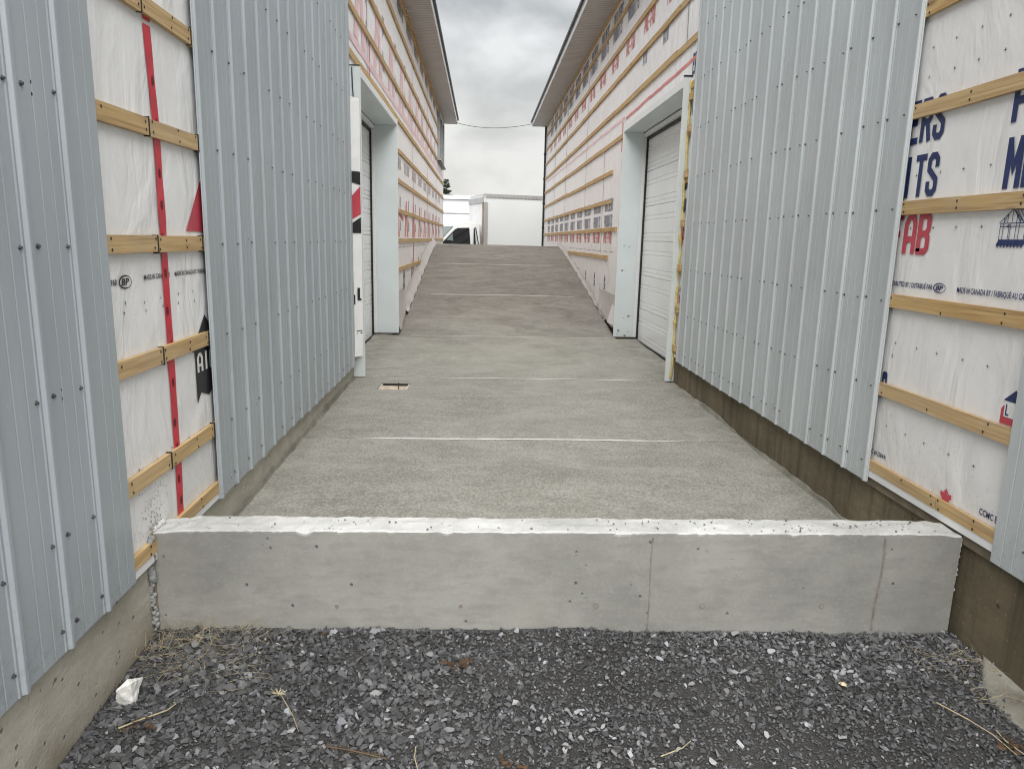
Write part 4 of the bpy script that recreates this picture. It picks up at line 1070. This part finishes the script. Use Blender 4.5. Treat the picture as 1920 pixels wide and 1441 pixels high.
def litter():
    # pale lump of rock by the left foundation
    bm = bmesh.new(); rr = random.Random(21)
    for q in range(15):
        v = Vector((rr.gauss(0, 1), rr.gauss(0, 1), rr.gauss(0, 1))).normalized(); bm.verts.new(Vector((v.x*.074, v.y*.05, v.z*.066))*rr.uniform(.72, 1.12))
    r = bmesh.ops.convex_hull(bm, input=bm.verts[:]); bmesh.ops.delete(bm, geom=[g for g in r['geom_interior'] if isinstance(g, bmesh.types.BMVert)], context='VERTS')
    bmesh.ops.subdivide_edges(bm, edges=bm.edges[:], cuts=5, use_grid_fill=True)
    for v in bm.verts: v.co += v.co.normalized()*(.005*N3(v.co.x, v.co.y, v.co.z, 45)+.0022*N3(v.co.x, v.co.y, v.co.z, 160))
    me = bpy.data.meshes.new('white_rock'); bm.to_mesh(me); bm.free(); me.materials.append(LIMESTONE)
    o = bpy.data.objects.new('white_rock', me); scene.collection.objects.link(o); o.location = (-1.262, 2.425, gz(-1.262, 2.425)+.022); o.rotation_euler = (.2, -.15, .7)
    tag(o, 'white lump of broken limestone lying by the beige foundation', 'rock')
    def tuft(name, label, spots, cnt, lmin, lmax, rad, spread, flat=.5, seed=1):
        rs = random.Random(seed); mb = MB()
        for k in range(cnt):
            cx, cy = rs.choice(spots); x = rs.gauss(cx, spread); y = min(2.84, rs.gauss(cy, spread*.6)); x = max(-1.34, min(2.10, x)); L = rs.uniform(lmin, lmax); a = rs.uniform(0, 2*math.pi); up = rs.uniform(.02, 1)*flat
            pts = []; z = gz(x, y)+.004; bend = rs.uniform(-.8, .8)
            for i in range(5):
                t = i/4; aa = a+bend*t; px = x+L*t*math.cos(aa)*(1-up*.6); py = y+L*t*math.sin(aa)*(1-up*.6)
                px = max(-1.345, min(2.10, px)); py = min(2.845, py); pts.append((px, py, max(z+L*(up*t-.35*up*t*t), gz(px, py)+.006)))
            mb.tube(pts, rs.uniform(.6, 1.1)*rad, 3, 0, .5)
        tag(mb.build(name, STRAW), label, 'dry grass')
    tuft('dry_grass', 'wispy dry grass in the corner of low wall and beige foundation', [(-1.24, 2.79), (-1.12, 2.81), (-.95, 2.81), (-1.28, 2.72)], 150, .05, .17, .0009, .06, .9, 2)
    tuft('dry_grass', 'flattened dry grass tangle on gravel beside the white rock', [(-1.1, 2.62), (-.95, 2.66), (-1.15, 2.68)], 85, .06, .2, .0009, .12, .12, 3)
    tuft('dry_grass', 'sparse dry stems along the damp brown foundation', [(2.02, 2.68), (2.05, 2.6), (1.9, 2.6), (1.95, 2.4)], 60, .05, .16, .0009, .07, .5, 4)
    def stalk(label, pts, r):
        mb = MB(); P = [(x, y, gz(x, y)+h) for x, y, h in pts]; mb.tube(P, r, 5, 0, .6); tag(mb.build('straw_stalk', STRAW), label, 'straw')
    stalk('bent yellow straw lying just below the white rock', [(-1.235, 2.27, .012), (-1.17, 2.31, .016), (-1.10, 2.345, .02), (-1.085, 2.385, .016), (-1.10, 2.40, .012)], .0034)
    stalk('long pale straw lying near the damp brown foundation', [(1.724, 2.348, .016), (1.78, 2.25, .018), (1.815, 2.17, .02), (1.835, 2.08, .016)], .0028)
    stalk('curved straw hooked beside the brown leaf litter', [(1.85, 2.20, .012), (1.84, 2.14, .02), (1.86, 2.08, .018), (1.90, 2.05, .014)], .0026)
    stalk('thin straw pointing from a burst seed head', [(-.72, 2.43, .014), (-.65, 2.32, .016), (-.61, 2.24, .014)], .0018)
    stalk('pale straw lying upright beside the brown twig', [(-.20, 2.17, .014), (-.20, 2.12, .018), (-.185, 2.07, .014)], .0026)
    stalk('small straw end among the paler stones', [(.62, 2.09, .012), (.70, 2.12, .018), (.74, 2.16, .014)], .0024)
    mb = MB(); x, y = -.735, 2.44
    for k in range(40):
        a = random.uniform(0, 6.28); L = random.uniform(.01, .035); mb.tube([(x, y, gz(x, y)+.012), (x+L*math.cos(a), y+L*math.sin(a), gz(x, y)+.012+random.uniform(0, .014))], .0007, 3)
    tag(mb.build('seed_head', plain('pale_seed_fluff', (.62, .54, .34), .9)), 'burst pale seed head resting on the dark gravel', 'seed head')
    mb = MB(); random.seed(12)
    x, y = -.40, 2.145
    for k in range(22):
        t = k/21; px = x-.10+.2*t; py = y+.03-.055*t; mb.tube([(px, py, gz(px, py)+.012), (px+random.uniform(-.03, .04), py+random.uniform(-.02, .02), gz(px, py)+random.uniform(.012, .03))], .0016, 3)
    mb.tube([(x-.11, y+.035, gz(x, y)+.014), (x, y, gz(x, y)+.02), (x+.11, y-.03, gz(x, y)+.014)], .0026, 5)
    tag(mb.build('dry_twig', plain('brown_twig', (.12, .085, .05), .9, 0, .3, 60)), 'brown feathery twig lying on the gravel', 'twig')
    def leaves(label, cx, cy, n, sp, sz, seed):
        rs = random.Random(seed); mb = MB()
        for k in range(n):
            x, y = rs.gauss(cx, sp), rs.gauss(cy, sp*.6); z = gz(x, y)+rs.uniform(.008, .02); a = rs.uniform(0, 6.28); s = sz*rs.uniform(.5, 1.1); tl = rs.uniform(-.6, .6)
            pr = [(-1, 0), (-.4, .45), (.3, .5), (1, 0), (.3, -.5), (-.4, -.45)]
            mb.add([(x+s*(u*math.cos(a)-v*math.sin(a)), y+s*(u*math.sin(a)+v*math.cos(a)), z+s*tl*v+s*.4*abs(u)) for u, v in pr], [(0,1,2,3), (0,3,4,5)])
        tag(mb.build('leaf_litter', DEADLEAF, fix=False), label, 'leaves')
    leaves('brown crumpled leaves clumped on gravel below the form tie', -.06, 2.62, 16, .025, .018, 1)
    leaves('rusty leaf scraps beside the paler stones', .12, 2.09, 9, .02, .014, 2)
    leaves('rust brown leaf litter by the damp brown foundation', 1.86, 2.13, 16, .03, .016, 3)
    leaves('single orange leaf scrap against the low wall', -.64, 2.80, 3, .008, .013, 4)
    leaves('dark wet leaves under the bent straw', -1.17, 2.27, 10, .03, .014, 5)
    mb = MB(); x, y = 1.425, 2.465
    for k in range(12):
        a = 6.28*k/12; r = .018*random.uniform(.6, 1.1); mb.add([(x, y, gz(x, y)+.022), (x+r*math.cos(a), y+r*math.sin(a), gz(x, y)+.012), (x+r*math.cos(a+.6), y+r*math.sin(a+.6), gz(x, y)+.012)], [(0,1,2)])
    tag(mb.build('wood_chip', plain('pale_wood_chip', (.66, .56, .38), .9), fix=False), 'pale splintered wood chip on the gravel', 'wood chip')
    # concrete spill along the damp foundation
    mb = MB(); nu, nv = 10, 26
    def fn(i, j):
        y = 1.2+(2.66-1.2)*j/nv; w = .17*(1-max(0, (y-2.35)/.31)**1.4)+.02*N3(y, 0, 0, 4); u = i/nu; x = 2.118-w*(1-u)
        return (x, y, gz(x, y)+.008*math.sin(math.pi*min(1, u*1.4+.05))+.01*u+.004*N3(x, y, 1, 9)-(.008 if i == 0 else 0))
    mb.grid(nu, nv, fn); tag(mb.build('concrete_spill', MORTAR, smooth=True, fix=False), 'flat tongue of spilled concrete along the damp brown foundation', 'concrete spill')
litter()

# ------------------------------------------------------------------ yard beyond the ramp
def build_truck():
    th = math.radians(16); fx, fy = -math.cos(th), -math.sin(th); lx, ly = math.sin(th), -math.cos(th)
    ox, oy, g = .10, 28.3, -1.72
    T = lambda u, v, z: (ox+fx*u+lx*v, oy+fy*u+ly*v, g+z)      # u forward, v to the driver's side, z up
    root = empty('box_truck', (ox, oy, g)); tag(root, 'white box truck with open driver window parked beyond the ramp', 'truck')
    def part(name, mat, fn, par=root, **k):
        mb = MB(); fn(mb); return mb.build(name, mat, par, **k)
    def bx(mb, u0, u1, v0, v1, z0, z1, m=0, zf=0): mb.prism([T(u, v, z0) for u, v in ((u0, v0), (u1, v0), (u1, v1), (u0, v1))], [T(u, v, z1-(zf if u == u1 else 0)) for u, v in ((u0, v0), (u1, v0), (u1, v1), (u0, v1))], m)
    W = -2.3
    box = part('cargo_box', BOXW, lambda m: bx(m, -4.6, 0, W, 0, .85, 3.38))
    part('top_rail', ALU, lambda m: bx(m, -4.62, .0, -.0, .018, 3.26, 3.40), box)
    part('roof_panel', ALU, lambda m: bx(m, -4.6, -.02, W, -.0, 3.385, 3.405), box)
    part('bottom_rail', ALU, lambda m: bx(m, -4.62, .0, -.0, .018, .82, .95), box)
    part('front_panel', TRIMW, lambda m: bx(m, .002, .03, W+.05, -.30, 1.0, 3.06), box)
    part('front_header', ALU, lambda m: bx(m, .002, .05, W, -.26, 3.07, 3.28), box)
    part('nose_corner', ALU, lambda m: m.prism([T(-.02, .022, 3.1), T(.06, -.0, 3.1), T(.06, -.3, 3.1), T(-.02, -.3, 3.1)], [T(-.02, .022, 3.42), T(.01, -.02, 3.40), T(.01, -.3, 3.34), T(-.02, -.3, 3.42)]), box)
    part('corner_post', POSTB, lambda m: bx(m, .004, .05, -.28, -.15, .9, 3.09), box)
    part('corner_post', COPPER, lambda m: bx(m, .004, .07, -.148, -.09, .9, 3.09), box)
    part('corner_post', ALU, lambda m: bx(m, -.10, .045, -.088, .02, .9, 3.098), box)
    part('marker_plate', TRIMW, lambda m: bx(m, .0505, .056, -.27, -.16, 1.95, 2.10), box)
    rv = MB()
    for k in range(30):
        u = -.25-.15*k; rv.tube([T(u, .018, 3.285), T(u, .028, 3.285)], .014, 6)
    tag(rv.build('rivets', DARKM, box), kind='stuff')
    # cab: side outline swept across with tumblehome
    prof = [(.14, .5), (2.75, .5), (2.82, .95), (2.70, 1.12), (1.95, 1.33), (1.12, 2.19), (.98, 2.30), (.75, 2.36), (.30, 2.36), (.16, 2.25), (.12, 1.4)]
    ins = lambda z: .16+max(0, z-1.35)*.16
    m = MB(); n = len(prof)
    secs = [lambda z: -ins(z), lambda z: -1.15, lambda z: -2.3+ins(z)]
    A = [[T(u, s(z), z+(.03 if (k == 1 and z > 2.2) else 0)) for u, z in prof] for k, s in enumerate(secs)]
    m.add([p for a in A for p in a], [tuple(range(n))[::-1], tuple(range(2*n, 3*n))]+[(k*n+i, k*n+(i+1) % n, (k+1)*n+(i+1) % n, (k+1)*n+i) for k in range(2) for i in range(n)])
    cab = m.build('cab', TRUCKW, root)
    def side(mb, poly, off, th_=.02, mi=0): mb.prism([T(u, -ins(z)+off-th_, z) for u, z in poly], [T(u, -ins(z)+off, z) for u, z in poly], mi)
    win = [(.52, 1.46), (1.70, 1.46), (1.62, 1.56), (1.12, 2.05), (1.0, 2.11), (.55, 2.13)]
    dr = part('door', TRUCKW, lambda mb: side(mb, [(.42, .62), (1.74, .62), (1.80, 1.40), (1.10, 2.14), (1.0, 2.19), (.46, 2.21)], .008), cab)
    part('door_window', GLASS, lambda mb: side(mb, win, .014), dr)
    part('vent_daylight_patch', GLASSP, lambda mb: side(mb, [(1.2, 1.62), (1.22, 1.90), (1.47, 1.66)], .0185, .004), dr)  # pale triangle painted as daylight seen through the cab
    part('door_handle', BLACK, lambda mb: bx(mb, .52, .68, -.19, -.155, 1.18, 1.23), dr)
    part('quarter_window', GLASS, lambda mb: side(mb, [(.30, 1.42), (.40, 1.42), (.37, 2.1), (.33, 2.14)], .012), cab)
    part('rear_cab_trim', BLACK, lambda mb: side(mb, [(.17, 1.42), (.20, 1.42), (.31, 2.15), (.28, 2.17)], .012), cab)
    part('windscreen', GLASSP, lambda mb: mb.prism([T(u, v, z) for u, v, z in ((1.93, -.28, 1.36), (1.93, -2.02, 1.36), (1.16, -1.95, 2.16), (1.16, -.36, 2.16))], [T(u+.02, v, z+.02) for u, v, z in ((1.93, -.28, 1.36), (1.93, -2.02, 1.36), (1.16, -1.95, 2.16), (1.16, -.36, 2.16))]), cab)
    mr = part('wing_mirror', BLACK, lambda mb: bx(mb, 1.72, 1.84, -.10, .14, 1.34, 1.62), cab)
    part('mirror_arm', BLACK, lambda mb: bx(mb, 1.70, 1.75, -.17, -.09, 1.40, 1.46), mr)
    part('headlight', GLASSP, lambda mb: bx(mb, 2.78, 2.84, -.5, -.22, .78, .98), cab); part('headlight', GLASSP, lambda mb: bx(mb, 2.78, 2.84, -2.08, -1.8, .78, .98), cab)
    part('bumper', DARKM, lambda mb: bx(mb, 2.74, 2.92, W+.15, -.15, .42, .66), cab)
    part('chassis', DARKM, lambda mb: bx(mb, -4.4, 2.6, -1.7, -.6, .50, .84))
    for u, v in ((2.05, -.13), (2.05, -1.95), (-2.9, -.06), (-2.9, -2.0)):
        wl = part('wheel', TYRE, lambda mb: mb.tube([T(u, v-.24, .40), T(u, v-.22, .40), T(u, v-.02, .40), T(u, v, .40)], [.36, .40, .40, .36], 22))
        part('rim', ALU, lambda mb: mb.tube([T(u, v-.01, .40), T(u, v+.008, .40)], .22, 16), wl)
build_truck()

def build_shed():
    y, g = 46., -1.72; x0, x1, zt = -24., .4, 2.62
    root = empty('white_warehouse', ((x0+x1)/2, y+5, g)); tag(root, 'long white clad warehouse behind the box truck', 'warehouse')
    m = MB(); m.box(x0, x1, y, y+12, g, zt-.25); m.build('wall', SHEDW, root)
    m = MB(); m.box(x0-.15, x1+.15, y-.15, y+12.15, zt-.25, zt-.02); m.build('roof', FASCIA, root)
    m = MB(); m.box(x0, x1, y-.05, y-.002, 1.50, 1.56); m.build('dark_rail', ALU, root)
    k = x0+.9
    while k < x1:
        m = MB(); m.box(k, k+.03, y-.02, y-.001, g, 1.495); m.build('cladding_rib', SHEDW, root); k += 1.2
    for xd in (-18, -12): 
        m = MB(); m.box(xd, xd+3, y-.03, y-.002, g, g+2.9); m.build('loading_door', plain('grey_loading_door', (.5, .52, .53), .5), root)
build_shed()
def build_tree():
    x, y, g = -2.95, 60., -1.72; h = 6.4
    root = empty('spruce_tree', (x, y, g)); tag(root, 'dark green spruce top showing over the white warehouse', 'tree')
    m = MB(); m.tube([(x, y, g), (x+.03, y, g+h*.5), (x, y, g+h-.1)], [.13, .08, .015], 8); m.build('trunk', BARK, root)
    rs = random.Random(4); m = MB()
    for k in range(260):
        t = rs.random()**.8; z = g+.7+(h-.8)*t; L = (1-t)*1.75*rs.uniform(.55, 1.1)+.10; a = rs.uniform(0, 6.28); dr = rs.uniform(-.28, .05)*L
        ca, sa = math.cos(a), math.sin(a)
        for q in range(int(8+16*L)):
            s = rs.uniform(.12, 1)*L; px = x+ca*s; py = y+sa*s; pz = z+dr*s/L+.10*(s/L)**2*L; b = .12+.07*rs.random(); a2 = a+rs.uniform(-1.2, 1.2)
            ex, ey, ez = px+b*math.cos(a2), py+b*math.sin(a2), pz+rs.uniform(-.06, .07); w = .035
            m.add([(px-w*sa, py+w*ca, pz), (px+w*sa, py-w*ca, pz), (ex, ey, ez)], [(0,1,2)]); m.add([(px, py, pz-w), (px, py, pz+w), (ex, ey, ez)], [(0,1,2)])
    m.build('crown', NEEDLE, root, fix=False)
build_tree()

# ------------------------------------------------------------------ lift everything so that the ground sheet lies at z = 0
for o in scene.objects:
    if o.parent is None and o.type in {'MESH', 'EMPTY'}: o.location.z += H
